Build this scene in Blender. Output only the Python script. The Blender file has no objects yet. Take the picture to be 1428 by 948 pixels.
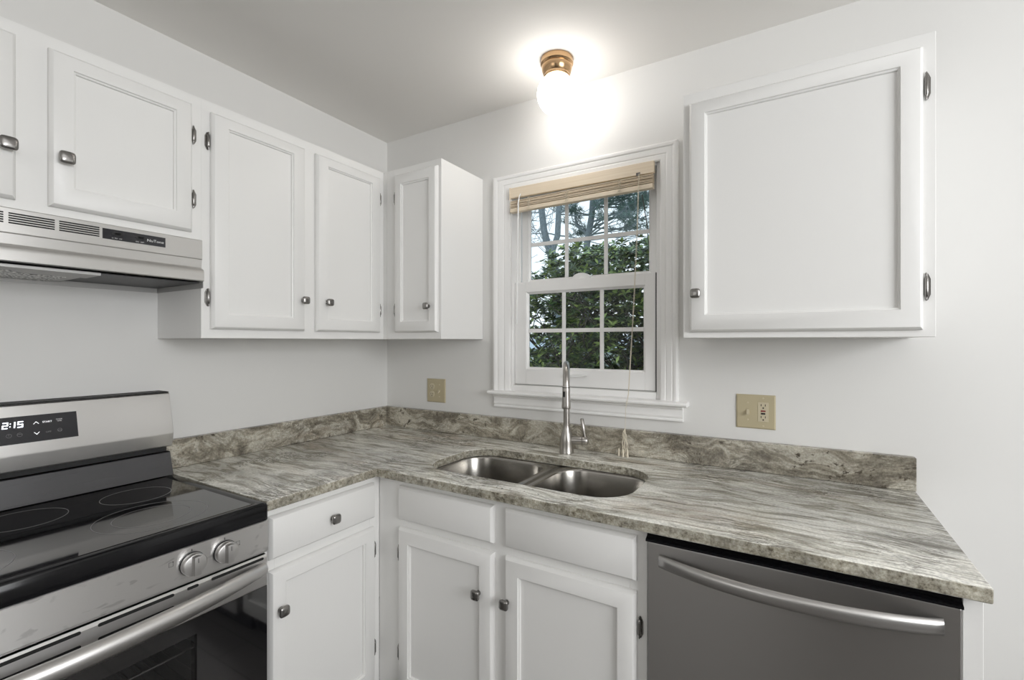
import bpy, bmesh, math, random
from mathutils import Vector, Matrix, Euler, noise
PI = math.pi
random.seed(7)
scene = bpy.context.scene
COL = scene.collection

# ------------------------------------------------------------------ camera
cd = bpy.data.cameras.new('camera'); cam = bpy.data.objects.new('camera', cd); COL.objects.link(cam)
YAW = 0.52
cam.location = (1.9321, -1.7845, 1.3605)
cam.rotation_euler = (PI/2, 0, YAW)
cd.sensor_width = 36.0
cd.lens = 642.305/1428*36
cd.shift_x = (714-742.2)/1428
cd.shift_y = (476.675-474)/1428
cd.clip_start = 0.02; cd.clip_end = 200
scene.camera = cam

# ------------------------------------------------------------------ world, light, exposure
world = bpy.data.worlds.new('sky'); scene.world = world; world.use_nodes = True
wn = world.node_tree; bg = wn.nodes['Background']
tc = wn.nodes.new('ShaderNodeTexCoord'); sx = wn.nodes.new('ShaderNodeSeparateXYZ'); cr = wn.nodes.new('ShaderNodeValToRGB')
wn.links.new(tc.outputs['Generated'], sx.inputs[0]); wn.links.new(sx.outputs[2], cr.inputs[0]); wn.links.new(cr.outputs[0], bg.inputs[0])
cr.color_ramp.elements[0].position = 0.0; cr.color_ramp.elements[0].color = (0.88, 0.94, 1.0, 1)
cr.color_ramp.elements[1].position = 0.9; cr.color_ramp.elements[1].color = (0.62, 0.80, 1.0, 1)
bg.inputs[1].default_value = 1.45
vs = scene.view_settings
vs.view_transform = 'Standard'; vs.look = 'None'; vs.gamma = 1.0; vs.use_curve_mapping = False
vs.exposure = 0.0
scene.cycles.use_denoising = True
scene.cycles.max_bounces = 10; scene.cycles.diffuse_bounces = 6; scene.cycles.glossy_bounces = 5
scene.cycles.transparent_max_bounces = 24; scene.cycles.sample_clamp_indirect = 6

def area(name, loc, target, sx_, sy_, power, col=(1, 1, 1)):
    l = bpy.data.lights.new(name, 'AREA'); l.shape = 'RECTANGLE'; l.size = sx_; l.size_y = sy_
    l.energy = power; l.color = col
    o = bpy.data.objects.new(name, l); COL.objects.link(o); o.location = loc
    o.rotation_euler = (Vector(target)-Vector(loc)).to_track_quat('-Z', 'Y').to_euler()
    return o
area('right_fill_lamp', (4.15, -1.85, 1.75), (0.0, -1.2, 2.0), 1.7, 1.1, 62, (0.97, 0.985, 1.0))  # added unseen fill lamp at the right wall, brightens the left run
area('front_fill_lamp', (0.95, -4.45, 1.75), (1.2, 0, 1.9), 1.5, 1.1, 9, (1.0, 0.99, 0.975))  # added unseen fill lamp near the front wall, lights the window side
area('ceiling_fill_lamp', (2.5, -2.9, 2.42), (2.3, -2.5, 0), 1.0, 1.0, 8, (1.0, 0.98, 0.95))  # added unseen fill lamp under the ceiling behind the camera
BULB_STRENGTH = 10.5

# ------------------------------------------------------------------ materials
def nodes(name):
    m = bpy.data.materials.new(name); m.use_nodes = True
    return m, m.node_tree, m.node_tree.nodes['Principled BSDF']
def sp(b, **k):
    for n, v in k.items():
        n = n.replace('_', ' ')
        b.inputs[n].default_value = v if not isinstance(v, tuple) or len(v) == 4 else (*v, 1)
def addn(t, typ, **k):
    n = t.nodes.new(typ)
    for a, v in k.items(): setattr(n, a, v)
    return n
def ramp(t, src, stops):
    r = addn(t, 'ShaderNodeValToRGB'); e = r.color_ramp.elements
    while len(e) < len(stops): e.new(0.5)
    for el, (p, c) in zip(e, stops):
        el.position = p; el.color = (*c, 1) if isinstance(c, tuple) else (c, c, c, 1)
    t.links.new(src, r.inputs[0]); return r.outputs[0]
def noise_tex(t, vec, scale, detail=4, rough=0.55, dist=0.0):
    n = addn(t, 'ShaderNodeTexNoise'); n.inputs['Scale'].default_value = scale; n.inputs['Detail'].default_value = detail
    n.inputs['Roughness'].default_value = rough; n.inputs['Distortion'].default_value = dist
    if vec is not None: t.links.new(vec, n.inputs['Vector'])
    return n.outputs[0]
def mapping(t, scale=(1, 1, 1), rot=(0, 0, 0), loc=(0, 0, 0)):
    c = addn(t, 'ShaderNodeTexCoord'); m = addn(t, 'ShaderNodeMapping')
    m.inputs['Scale'].default_value = scale; m.inputs['Rotation'].default_value = rot; m.inputs['Location'].default_value = loc
    t.links.new(c.outputs['Object'], m.inputs['Vector']); return m.outputs[0]
def bump(t, b, h, s, d=0.001):
    n = addn(t, 'ShaderNodeBump'); n.inputs['Strength'].default_value = s; n.inputs['Distance'].default_value = d
    t.links.new(h, n.inputs['Height']); t.links.new(n.outputs[0], b.inputs['Normal'])
def plain(name, col, rough=0.5, metal=0.0, **k):
    m, t, b = nodes(name); sp(b, Base_Color=col, Roughness=rough, Metallic=metal, **k)
    h = noise_tex(t, mapping(t), 60, 3)
    mr = addn(t, 'ShaderNodeMapRange'); t.links.new(h, mr.inputs[0])
    mr.inputs[3].default_value = max(0, rough-0.03); mr.inputs[4].default_value = min(1, rough+0.03)
    t.links.new(mr.outputs[0], b.inputs['Roughness'])
    return m
def paint(name, col, rough, bs, scale, stretch=(1, 1, 1)):
    m, t, b = nodes(name); sp(b, Base_Color=col, Roughness=rough)
    bump(t, b, noise_tex(t, mapping(t, stretch), scale, 4), bs, 0.001)
    return m
M = {}
M['wall'] = paint('wall_paint', (0.735, 0.73, 0.715), 0.75, 0.06, 160)
M['ceiling'] = paint('ceiling_paint', (0.80, 0.785, 0.76), 0.9, 0.1, 120)
M['trim'] = paint('trim_paint', (0.88, 0.875, 0.865), 0.35, 0.04, 40)
M['cab'] = paint('cabinet_paint', (0.80, 0.795, 0.78), 0.38, 0.10, 30, (6, 6, 0.7))
M['cabside'] = M['cab']
M['vinyl'] = plain('window_vinyl', (0.86, 0.855, 0.845), 0.35)
M['white_plastic'] = plain('white_plastic', (0.85, 0.85, 0.84), 0.3)

def steel(name, col, rough, stretch, smudge=0.0, aniso=0.0, tan=None):
    m, t, b = nodes(name); sp(b, Base_Color=col, Metallic=1.0, Roughness=rough, Anisotropic=aniso)
    h = noise_tex(t, mapping(t, stretch), 1.0, 3, 0.6)
    mr = addn(t, 'ShaderNodeMapRange'); t.links.new(h, mr.inputs[0])
    mr.inputs[3].default_value = rough*0.93; mr.inputs[4].default_value = rough*1.08
    t.links.new(mr.outputs[0], b.inputs['Roughness'])
    if tan:
        cx_ = addn(t, 'ShaderNodeCombineXYZ')
        for i_ in range(3): cx_.inputs[i_].default_value = tan[i_]
        t.links.new(cx_.outputs[0], b.inputs['Tangent'])
    if smudge:
        s = noise_tex(t, mapping(t, (14, 14, 30), (0.5, 0.3, 0)), 1.6, 2, 0.4, 0.4)
        c = ramp(t, s, [(0.0, tuple(x*1.0 for x in col)), (0.60, col), (0.66, tuple(x*(1-smudge) for x in col))])
        t.links.new(c, b.inputs['Base Color'])
    return m
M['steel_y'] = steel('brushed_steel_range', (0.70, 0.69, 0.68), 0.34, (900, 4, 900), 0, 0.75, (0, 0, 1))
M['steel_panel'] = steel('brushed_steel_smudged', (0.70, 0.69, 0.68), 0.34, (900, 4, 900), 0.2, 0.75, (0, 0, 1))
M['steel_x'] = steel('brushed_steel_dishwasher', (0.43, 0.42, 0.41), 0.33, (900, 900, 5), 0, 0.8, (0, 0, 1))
M['steel_handle'] = steel('steel_handle', (0.62, 0.61, 0.60), 0.36, (5, 900, 900))
M['steel_hood'] = steel('hood_steel', (0.64, 0.63, 0.615), 0.36, (900, 4, 900), 0, 0.7, (0, 0, 1))
M['sink'] = plain('sink_steel', (0.36, 0.345, 0.32), 0.24, 1.0)
M['steel_bar'] = steel('dishwasher_bar_steel', (0.48, 0.47, 0.46), 0.36, (5, 900, 900))
M['nickel'] = steel('brushed_nickel', (0.44, 0.42, 0.395), 0.30, (500, 500, 8))
M['knob'] = plain('knob_pewter', (0.30, 0.29, 0.28), 0.28, 1.0)
M['hinge'] = plain('hinge_dark_chrome', (0.28, 0.27, 0.26), 0.25, 1.0)
M['black_glass'] = plain('black_ceramic_glass', (0.005, 0.005, 0.006), 0.045, 0.0, IOR=1.9, Specular_IOR_Level=0.65)
M['black_gloss'] = plain('black_enamel', (0.005, 0.005, 0.006), 0.12, 0.0, Specular_IOR_Level=0.28)
M['riser'] = steel('black_stainless', (0.10, 0.10, 0.105), 0.28, (900, 4, 900), 0, 0.6, (0, 0, 1))
M['black_matte'] = plain('black_matte', (0.01, 0.01, 0.01), 0.6)
M['dark_gap'] = plain('dark_gap', (0.008, 0.008, 0.008), 0.8)
M['grey_metal'] = plain('grey_metal', (0.45, 0.445, 0.435), 0.5, 0.6)
M['hood_recess_shade'] = plain('shaded_hood_recess', (0.035, 0.035, 0.036), 0.45)
M['display'] = plain('display_glass', (0.014, 0.014, 0.018), 0.12)
M['ring'] = plain('burner_print', (0.22, 0.22, 0.22), 0.4)
M['ink_black'] = plain('black_print', (0.01, 0.01, 0.01), 0.5)
M['ink_white'] = plain('white_print', (0.75, 0.75, 0.75), 0.5)
M['ink_dim'] = plain('dim_print', (0.16, 0.16, 0.165), 0.5)
M['almond'] = plain('almond_plastic', (0.47, 0.41, 0.27), 0.35)
M['almond_light'] = plain('almond_plastic_light', (0.56, 0.50, 0.36), 0.3)
M['red'] = plain('red_button', (0.22, 0.02, 0.02), 0.4)
M['brass'] = plain('aged_brass', (0.55, 0.36, 0.20), 0.22, 1.0)
M['cord'] = plain('cream_cord', (0.72, 0.66, 0.54), 0.8)
def blindwood():
    m, t, b = nodes('blind_slats'); sp(b, Roughness=0.45)
    h = noise_tex(t, mapping(t, (1.5, 60, 60)), 2.0, 4)
    t.links.new(ramp(t, h, [(0.3, (0.76, 0.64, 0.48)), (0.7, (0.85, 0.74, 0.59))]), b.inputs['Base Color'])
    return m
M['blind'] = blindwood()
def emit(name, col, s):
    m, t, b = nodes(name); sp(b, Base_Color=(0.9, 0.9, 0.9), Emission_Color=col, Emission_Strength=s); return m
M['lit_white'] = emit('lit_lettering', (0.9, 0.9, 0.95), 0.75)
M['led'] = emit('led_digits', (0.80, 0.85, 1.0), 1.6)
M['bulb'] = emit('opal_glass_bulb', (1.0, 0.97, 0.93), BULB_STRENGTH)
def glass(name, tint=(1, 1, 1), refl=1.0):
    m = bpy.data.materials.new(name); m.use_nodes = True; t = m.node_tree; t.nodes.clear()
    o = addn(t, 'ShaderNodeOutputMaterial'); mx = addn(t, 'ShaderNodeMixShader'); tr = addn(t, 'ShaderNodeBsdfTransparent')
    g = addn(t, 'ShaderNodeBsdfGlossy'); fr = addn(t, 'ShaderNodeFresnel')
    tr.inputs[0].default_value = (*tint, 1); g.inputs['Roughness'].default_value = 0.02; fr.inputs[0].default_value = 1.45
    g.inputs[0].default_value = (refl, refl, refl, 1)
    t.links.new(fr.outputs[0], mx.inputs[0]); t.links.new(tr.outputs[0], mx.inputs[1]); t.links.new(g.outputs[0], mx.inputs[2])
    t.links.new(mx.outputs[0], o.inputs[0]); return m
M['pane'] = glass('window_glass', (0.96, 0.985, 0.98), 0.5)
M['oven_glass'] = glass('tinted_oven_glass', (0.55, 0.55, 0.55))

def granite(name, splash=False, rot=0.0):
    m, t, b = nodes(name)
    L = t.links.new
    co = addn(t, 'ShaderNodeTexCoord').outputs['Object']
    # large slow warp so that the veins bend and whorl
    w = addn(t, 'ShaderNodeTexNoise'); w.inputs['Scale'].default_value = 1.5 if not splash else 3.2; w.inputs['Detail'].default_value = 3
    L(co, w.inputs['Vector'])
    vm = addn(t, 'ShaderNodeVectorMath', operation='MULTIPLY_ADD'); L(w.outputs[1], vm.inputs[0])
    a = 0.25 if not splash else 0.26
    vm.inputs[1].default_value = (a, a, a); L(co, vm.inputs[2])
    mp = addn(t, 'ShaderNodeMapping'); L(vm.outputs[0], mp.inputs['Vector'])
    mp.inputs['Rotation'].default_value = (0.25 if splash else 0, 0.30 if splash else 0.0, rot)
    mp.inputs['Scale'].default_value = (1.7, 20, 24) if not splash else (3.6, 8, 12)
    v1 = noise_tex(t, mp.outputs[0], 2.1 if not splash else 1.6, 10, 0.66 if not splash else 0.70, 0.7 if not splash else 0.5)
    v2 = noise_tex(t, mp.outputs[0], 3.9, 7, 0.66, 0.6)
    fine = noise_tex(t, co, 170, 3, 0.7)
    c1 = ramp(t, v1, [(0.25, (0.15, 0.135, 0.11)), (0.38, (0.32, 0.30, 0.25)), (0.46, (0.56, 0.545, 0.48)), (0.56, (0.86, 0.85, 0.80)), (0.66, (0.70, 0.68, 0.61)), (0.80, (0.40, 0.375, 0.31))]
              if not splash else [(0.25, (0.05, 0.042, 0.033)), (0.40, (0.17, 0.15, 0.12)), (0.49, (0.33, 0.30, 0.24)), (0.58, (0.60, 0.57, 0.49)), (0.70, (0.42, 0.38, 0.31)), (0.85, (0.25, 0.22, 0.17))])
    # thin dark threads
    th = ramp(t, v2, [(0.44, 0.0), (0.485, 1.0), (0.515, 1.0), (0.56, 0.0)])
    patch = ramp(t, noise_tex(t, vm.outputs[0], 5, 2), [(0.45, 0.0), (0.62, 1.0)])
    mu = addn(t, 'ShaderNodeMath', operation='MULTIPLY'); L(th, mu.inputs[0]); L(patch, mu.inputs[1])
    mu2 = addn(t, 'ShaderNodeMath', operation='MULTIPLY'); L(mu.outputs[0], mu2.inputs[0]); mu2.inputs[1].default_value = 0.85 if not splash else 0.7
    mx = addn(t, 'ShaderNodeMix', data_type='RGBA'); L(mu2.outputs[0], mx.inputs[0]); L(c1, mx.inputs[6]); mx.inputs[7].default_value = (0.10, 0.088, 0.07, 1)
    # crystals
    vo = addn(t, 'ShaderNodeTexVoronoi'); vo.inputs['Scale'].default_value = 95 if not splash else 70; L(co, vo.inputs['Vector'])
    cs = ramp(t, vo.outputs['Distance'], [(0.08, 0.72), (0.55, 1.10)])
    fs = ramp(t, fine, [(0.30, 0.70), (0.70, 1.22)])
    mm = addn(t, 'ShaderNodeMix', data_type='RGBA', blend_type='MULTIPLY'); mm.inputs[0].default_value = 0.5; L(mx.outputs[2], mm.inputs[6]); L(cs, mm.inputs[7])
    m3 = addn(t, 'ShaderNodeMix', data_type='RGBA', blend_type='MULTIPLY'); m3.inputs[0].default_value = 0.8; L(mm.outputs[2], m3.inputs[6]); L(fs, m3.inputs[7])
    # broad darker drifts across the slab
    dm = addn(t, 'ShaderNodeMapping'); L(vm.outputs[0], dm.inputs['Vector']); dm.inputs['Scale'].default_value = (0.7, 4.5, 6)
    dr = ramp(t, noise_tex(t, dm.outputs[0], 1.3, 4, 0.6), [(0.36, 0.48), (0.58, 1.14)])
    m4 = addn(t, 'ShaderNodeMix', data_type='RGBA', blend_type='MULTIPLY'); m4.inputs[0].default_value = 0.6; L(m3.outputs[2], m4.inputs[6]); L(dr, m4.inputs[7])
    # rust-brown mineral drifts and dark mineral specks
    bm_ = ramp(t, noise_tex(t, dm.outputs[0], 2.1, 3, 0.5), [(0.54, 0.0), (0.70, 1.0)])
    bf = addn(t, 'ShaderNodeMath', operation='MULTIPLY'); L(bm_, bf.inputs[0]); bf.inputs[1].default_value = 0.55
    mb_ = addn(t, 'ShaderNodeMix', data_type='RGBA', blend_type='MULTIPLY'); L(bf.outputs[0], mb_.inputs[0]); L(m4.outputs[2], mb_.inputs[6]); mb_.inputs[7].default_value = (0.62, 0.50, 0.40, 1)
    sk_ = ramp(t, noise_tex(t, vm.outputs[0], 34 if splash else 60, 4, 0.65), [(0.30, 1.0), (0.37, 0.0)] if not splash else [(0.37, 1.0), (0.42, 0.0)])
    sa = ramp(t, noise_tex(t, co, 6, 2, 0.5), [(0.46, 0.0), (0.58, 1.0)])
    sk2 = addn(t, 'ShaderNodeMath', operation='MULTIPLY'); L(sk_, sk2.inputs[0]); L(sa, sk2.inputs[1])
    m4 = addn(t, 'ShaderNodeMix', data_type='RGBA'); L(sk2.outputs[0], m4.inputs[0]); L(mb_.outputs[2], m4.inputs[6]); m4.inputs[7].default_value = (0.045, 0.035, 0.025, 1)
    # cut edges: speckled cross-section of the stone, with edge shade painted in darker
    ge = addn(t, 'ShaderNodeNewGeometry'); sz = addn(t, 'ShaderNodeSeparateXYZ'); L(ge.outputs['True Normal'], sz.inputs[0])
    ab = addn(t, 'ShaderNodeMath', operation='ABSOLUTE'); L(sz.outputs[2], ab.inputs[0])
    ek = ramp(t, ab.outputs[0], [(0.25, 1.0), (0.75, 0.0)])
    es = noise_tex(t, co, 85, 5, 0.72); eb = noise_tex(t, co, 14, 3, 0.6)
    ec = ramp(t, es, [(0.34, (0.09, 0.075, 0.05)), (0.45, (0.27, 0.245, 0.185)), (0.56, (0.42, 0.395, 0.32)), (0.68, (0.60, 0.58, 0.50))])
    ev = ramp(t, eb, [(0.35, 0.55), (0.62, 1.1)])
    m5 = addn(t, 'ShaderNodeMix', data_type='RGBA', blend_type='MULTIPLY'); m5.inputs[0].default_value = 0.9; L(ec, m5.inputs[6]); L(ev, m5.inputs[7])
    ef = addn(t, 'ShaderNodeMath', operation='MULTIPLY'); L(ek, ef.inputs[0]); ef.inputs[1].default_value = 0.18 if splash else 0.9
    m6 = addn(t, 'ShaderNodeMix', data_type='RGBA'); L(ef.outputs[0], m6.inputs[0]); L(m4.outputs[2], m6.inputs[6]); L(m5.outputs[2], m6.inputs[7])
    L(m6.outputs[2], b.inputs['Base Color'])
    sp(b, Roughness=0.21, Specular_IOR_Level=0.5)
    return m
M['granite'] = granite('granite_top', False, 0.06)
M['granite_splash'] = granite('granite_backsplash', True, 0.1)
def foliage(name, cols, rough=0.4):
    m, t, b = nodes(name); g = addn(t, 'ShaderNodeNewGeometry')
    t.links.new(ramp(t, g.outputs['Random Per Island'], [(i/(len(cols)-1), c) for i, c in enumerate(cols)]), b.inputs['Base Color'])
    sp(b, Roughness=rough); return m
M['leaf'] = foliage('shrub_leaf', [(0.015, 0.032, 0.014), (0.045, 0.08, 0.028), (0.13, 0.20, 0.055), (0.42, 0.50, 0.14)])
M['needle'] = foliage('pine_needle', [(0.07, 0.13, 0.12), (0.12, 0.20, 0.18), (0.18, 0.28, 0.24)], 0.6)
def bark(name, c1, c2):
    m, t, b = nodes(name); sp(b, Roughness=0.9)
    h = noise_tex(t, mapping(t, (30, 30, 6)), 2, 5)
    t.links.new(ramp(t, h, [(0.35, c1), (0.65, c2)]), b.inputs['Base Color']); bump(t, b, h, 0.6, 0.01); return m
M['bark'] = bark('hazy_tree_bark', (0.13, 0.16, 0.18), (0.25, 0.285, 0.31))  # bark paled toward blue: distance haze put into the colour
M['bark_dark'] = bark('shrub_bark', (0.03, 0.025, 0.02), (0.08, 0.065, 0.05))
M['grass'] = paint('lawn', (0.16, 0.20, 0.09), 0.9, 0.6, 40)
M['siding'] = paint('pale_siding', (0.55, 0.63, 0.66), 0.7, 0.2, 20)
M['roofing'] = paint('grey_shingles', (0.55, 0.60, 0.63), 0.9, 0.5, 60)
def floor_mat():
    m, t, b = nodes('floor_planks')
    br = addn(t, 'ShaderNodeTexBrick'); t.links.new(mapping(t, (1, 1, 1)), br.inputs['Vector'])
    br.inputs['Scale'].default_value = 1.0; br.inputs['Brick Width'].default_value = 1.2; br.inputs['Row Height'].default_value = 0.13
    br.inputs['Mortar Size'].default_value = 0.003
    br.inputs['Color1'].default_value = (0.12, 0.112, 0.105, 1); br.inputs['Color2'].default_value = (0.155, 0.145, 0.135, 1); br.inputs['Mortar'].default_value = (0.05, 0.045, 0.04, 1)
    t.links.new(br.outputs[0], b.inputs['Base Color']); sp(b, Roughness=0.4); return m
M['floor'] = floor_mat()
def mesh_filter():
    m, t, b = nodes('filter_mesh'); sp(b, Metallic=0.8, Roughness=0.4)
    w = addn(t, 'ShaderNodeTexVoronoi'); w.inputs['Scale'].default_value = 150; t.links.new(mapping(t, (1, 1, 1), (0, 0, 0.6)), w.inputs['Vector'])
    t.links.new(ramp(t, w.outputs[0], [(0.38, (0.01, 0.01, 0.01)), (0.60, (0.75, 0.74, 0.72))]), b.inputs['Base Color'])
    bump(t, b, w.outputs[0], 0.8, 0.002); return m
M['filter'] = mesh_filter()

# ------------------------------------------------------------------ mesh builder
I4 = Matrix.Identity(4)
class MB:
    def __init__(s, T=None): s.v = []; s.f = []; s.T = T or I4
    def add(s, vs, fs):
        o = len(s.v); s.v += [s.T @ Vector(p) for p in vs]; s.f += [tuple(i+o for i in f) for f in fs]; return s
    def box(s, x0, x1, y0, y1, z0, z1):
        if x0 > x1: x0, x1 = x1, x0
        if y0 > y1: y0, y1 = y1, y0
        if z0 > z1: z0, z1 = z1, z0
        return s.add([(x0, y0, z0), (x1, y0, z0), (x1, y1, z0), (x0, y1, z0), (x0, y0, z1), (x1, y0, z1), (x1, y1, z1), (x0, y1, z1)],
                     [(0, 3, 2, 1), (4, 5, 6, 7), (0, 1, 5, 4), (1, 2, 6, 5), (2, 3, 7, 6), (3, 0, 4, 7)])
    def loft(s, rings, cap0=True, cap1=True, closed=True):
        n = len(rings[0]); vs = [p for r in rings for p in r]; fs = []
        for k in range(len(rings)-1):
            for i in range(n if closed else n-1):
                j = (i+1) % n; fs.append((k*n+i, k*n+j, (k+1)*n+j, (k+1)*n+i))
        if cap0: fs.append(tuple(range(n))[::-1])
        if cap1: fs.append(tuple(range((len(rings)-1)*n, len(rings)*n)))
        return s.add(vs, fs)
    def lathe(s, prof, c=(0, 0, 0), axis='z', n=32, cap=True):
        rings = []
        for r, h in prof:
            ring = []
            for i in range(n):
                a = 2*PI*i/n; u, v = r*math.cos(a), r*math.sin(a)
                p = {'z': (u, v, h), 'x': (h, u, v), 'y': (v, h, u)}[axis]
                ring.append((p[0]+c[0], p[1]+c[1], p[2]+c[2]))
            rings.append(ring)
        return s.loft(rings, cap, cap)
    def tube(s, pts, rad, n=10, cap=True):
        pts = [Vector(p) for p in pts]; rs = rad if isinstance(rad, (list, tuple)) else [rad]*len(pts)
        rings = []; up = None
        for i, p in enumerate(pts):
            d = (pts[min(i+1, len(pts)-1)]-pts[max(i-1, 0)]).normalized()
            if up is None: up = Vector((0, 0, 1)) if abs(d.z) < 0.9 else Vector((1, 0, 0))
            a = d.cross(up).normalized(); b = a.cross(d).normalized(); up = b
            rings.append([tuple(p+(a*math.cos(2*PI*k/n)+b*math.sin(2*PI*k/n))*rs[i]) for k in range(n)])
        return s.loft(rings, cap, cap)
    def prism(s, poly, a, b, axis='y'):
        def P(u, v, t): return {'y': (u, t, v), 'x': (t, u, v), 'z': (u, v, t)}[axis]
        return s.loft([[P(u, v, a) for u, v in poly], [P(u, v, b) for u, v in poly]])
    def stroke(s, pts, w, h=0.0006, z=0.0):       # ribbon drawn in the local xy plane
        for (x0, y0), (x1, y1) in zip(pts, pts[1:]):
            d = Vector((x1-x0, y1-y0)); L = d.length
            if L < 1e-7: continue
            d /= L; nx, ny = -d.y*w/2, d.x*w/2; ex, ey = d.x*w*0.3, d.y*w*0.3
            q = [(x0-ex+nx, y0-ey+ny), (x0-ex-nx, y0-ey-ny), (x1+ex-nx, y1+ey-ny), (x1+ex+nx, y1+ey+ny)]
            s.loft([[(a, b, z) for a, b in q], [(a, b, z+h) for a, b in q]])
        return s
    def build(s, name, mat, parent=None, bevel=0.0, smooth=True, seg=2, angle=0.6, recalc=True):
        me = bpy.data.meshes.new(name)
        off = ROOT_LOC(parent)
        me.from_pydata([tuple(p-off) for p in s.v], [], s.f)
        bm = bmesh.new(); bm.from_mesh(me)
        if recalc: bmesh.ops.recalc_face_normals(bm, faces=bm.faces)
        bm.to_mesh(me); bm.free()
        me.materials.append(M[mat] if isinstance(mat, str) else mat)
        if smooth:
            me.polygons.foreach_set('use_smooth', [True]*len(me.polygons))
            me.set_sharp_from_angle(angle=angle)
        o = bpy.data.objects.new(name, me); COL.objects.link(o)
        if parent is not None: o.parent = parent
        else: o.location = (0, 0, 0)
        if bevel > 0:
            b = o.modifiers.new('edge', 'BEVEL'); b.width = bevel; b.segments = seg; b.limit_method = 'ANGLE'; b.angle_limit = 0.7
            b.harden_normals = True
        return o
def ROOT_LOC(p):
    v = Vector((0, 0, 0))
    while p is not None: v += p.location; p = p.parent
    return v
def tag(o, label, cat, group=None):
    o['label'] = label; o['category'] = cat
    if group: o['group'] = group
    return o
def thing(name, loc, label, cat, group=None):
    o = bpy.data.objects.new(name, None); COL.objects.link(o); o.location = loc; o.empty_display_size = 0.1
    return tag(o, label, cat, group)
def struct(o): o['kind'] = 'structure'; return o
def single(mb, name, mat, loc, label=None, cat=None, **k):     # a top-level thing that is one mesh, origin at loc
    e = MB(); e.v = [p-Vector(loc) for p in mb.v]; e.f = mb.f
    o = e.build(name, mat, None, **k); o.location = loc
    if label: tag(o, label, cat)
    return o
# frames: local x = right, y = up, z = out of the surface
def on_left(x, y, z): return Matrix(((0, 0, 1, x), (1, 0, 0, y), (0, 1, 0, z), (0, 0, 0, 1)))     # faces +x
def on_back(x, y, z): return Matrix(((1, 0, 0, x), (0, 0, -1, y), (0, 1, 0, z), (0, 0, 0, 1)))    # faces -y
def write(name, s, size, T, mat, parent, align='CENTER', h=0.0004, sx_=1.0):
    c = bpy.data.curves.new(name, 'FONT'); c.body = s; c.size = size; c.align_x = align; c.align_y = 'CENTER'; c.extrude = h/2; c.resolution_u = 3
    o = bpy.data.objects.new(name, c); COL.objects.link(o)
    dg = bpy.context.evaluated_depsgraph_get(); me = bpy.data.meshes.new_from_object(o.evaluated_get(dg))
    vs = [T @ Vector((v.co.x*sx_, v.co.y, v.co.z+h/2)) for v in me.vertices]; fs = [tuple(p.vertices) for p in me.polygons]
    bpy.data.objects.remove(o); bpy.data.curves.remove(c); bpy.data.meshes.remove(me)
    mb = MB(); mb.v = vs; mb.f = fs
    return mb.build(name, mat, parent, smooth=False, recalc=False)

# ------------------------------------------------------------------ room shell
H = 2.443
RX, RY = 4.3, -4.6
o = single(MB().box(-0.2, RX+0.2, RY-0.2, 0.2, -0.12, 0.0), 'floor', 'floor', (RX/2, RY/2, -0.12), smooth=False); struct(o)
o = single(MB().box(-0.2, RX+0.2, RY-0.2, 0.2, H, H+0.12), 'ceiling', 'ceiling', (RX/2, RY/2, H), smooth=False); struct(o)
o = single(MB().box(-0.16, 0, RY, 0.16, 0, H), 'wall_left', 'wall', (0, RY/2, 0), smooth=False); struct(o)
WX0, WX1, WZ0, WZ1 = 0.790, 1.484, 1.132, 2.064       # window hole
mb = MB(); mb.box(0, WX0, 0, 0.16, 0, H); mb.box(WX1, RX, 0, 0.16, 0, H); mb.box(WX0, WX1, 0, 0.16, 0, WZ0); mb.box(WX0, WX1, 0, 0.16, WZ1, H)
struct(single(mb, 'wall_back', 'wall', (RX/2, 0, 0), smooth=False))
struct(single(MB().box(RX, RX+0.16, RY, 0.16, 0, H), 'wall_right', 'wall', (RX, RY/2, 0), smooth=False))
struct(single(MB().box(-0.16, RX+0.16, RY-0.16, RY, 0, H), 'wall_front', 'wall', (RX/2, RY, 0), smooth=False))

dr_ = single(MB().box(1.95, 2.85, RY+0.001, RY+0.045, 0.005, 2.05), 'reflection_panel', plain('dark_reflection_panel', (0.045, 0.035, 0.03), 0.4), (2.4, RY+0.02, 0.005), bevel=0.003); struct(dr_)  # unseen dark panel added to give the dishwasher a dark reflected band
# ------------------------------------------------------------------ window
win = bpy.data.objects.new('window_1', None); COL.objects.link(win); win.location = (1.14, 0, WZ0); struct(win)
# casing: moulded profile swept round three sides
def casing(mb, xo0, xo1, zo, xi0, xi1, zi, zb):
    prof = [(0.0, 0.0), (0.0, -0.020), (0.10, -0.023), (0.22, -0.021), (0.30, -0.017), (0.34, -0.0185), (0.60, -0.015), (0.66, -0.0125), (0.72, -0.014), (0.93, -0.011), (1.0, -0.008), (1.0, 0.0)]
    rings = []
    for corner in range(4):
        ring = []
        for t_, y in prof:
            if corner == 0: x, z = xo0+(xi0-xo0)*t_, zb
            elif corner == 1: x, z = xo0+(xi0-xo0)*t_, zo+(zi-zo)*t_
            elif corner == 2: x, z = xo1+(xi1-xo1)*t_, zo+(zi-zo)*t_
            else: x, z = xo1+(xi1-xo1)*t_, zb
            ring.append((x, y, z))
        rings.append(ring)
    mb.loft(rings)
mb = MB(); casing(mb, 0.712, 1.549, 2.119, 0.797, 1.480, 2.056, 1.138)
mb.build('window_casing', 'trim', win, angle=0.35)
mb = MB(); pr = [(0.02, 1.120), (-0.046, 1.120), (-0.052, 1.124), (-0.054, 1.130), (-0.051, 1.136), (-0.045, 1.138), (0.02, 1.138)]
mb.loft([[(x, y, z) for y, z in pr] for x in (0.700, 1.587)]); mb.build('window_stool', 'trim', win, bevel=0.002)
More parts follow.
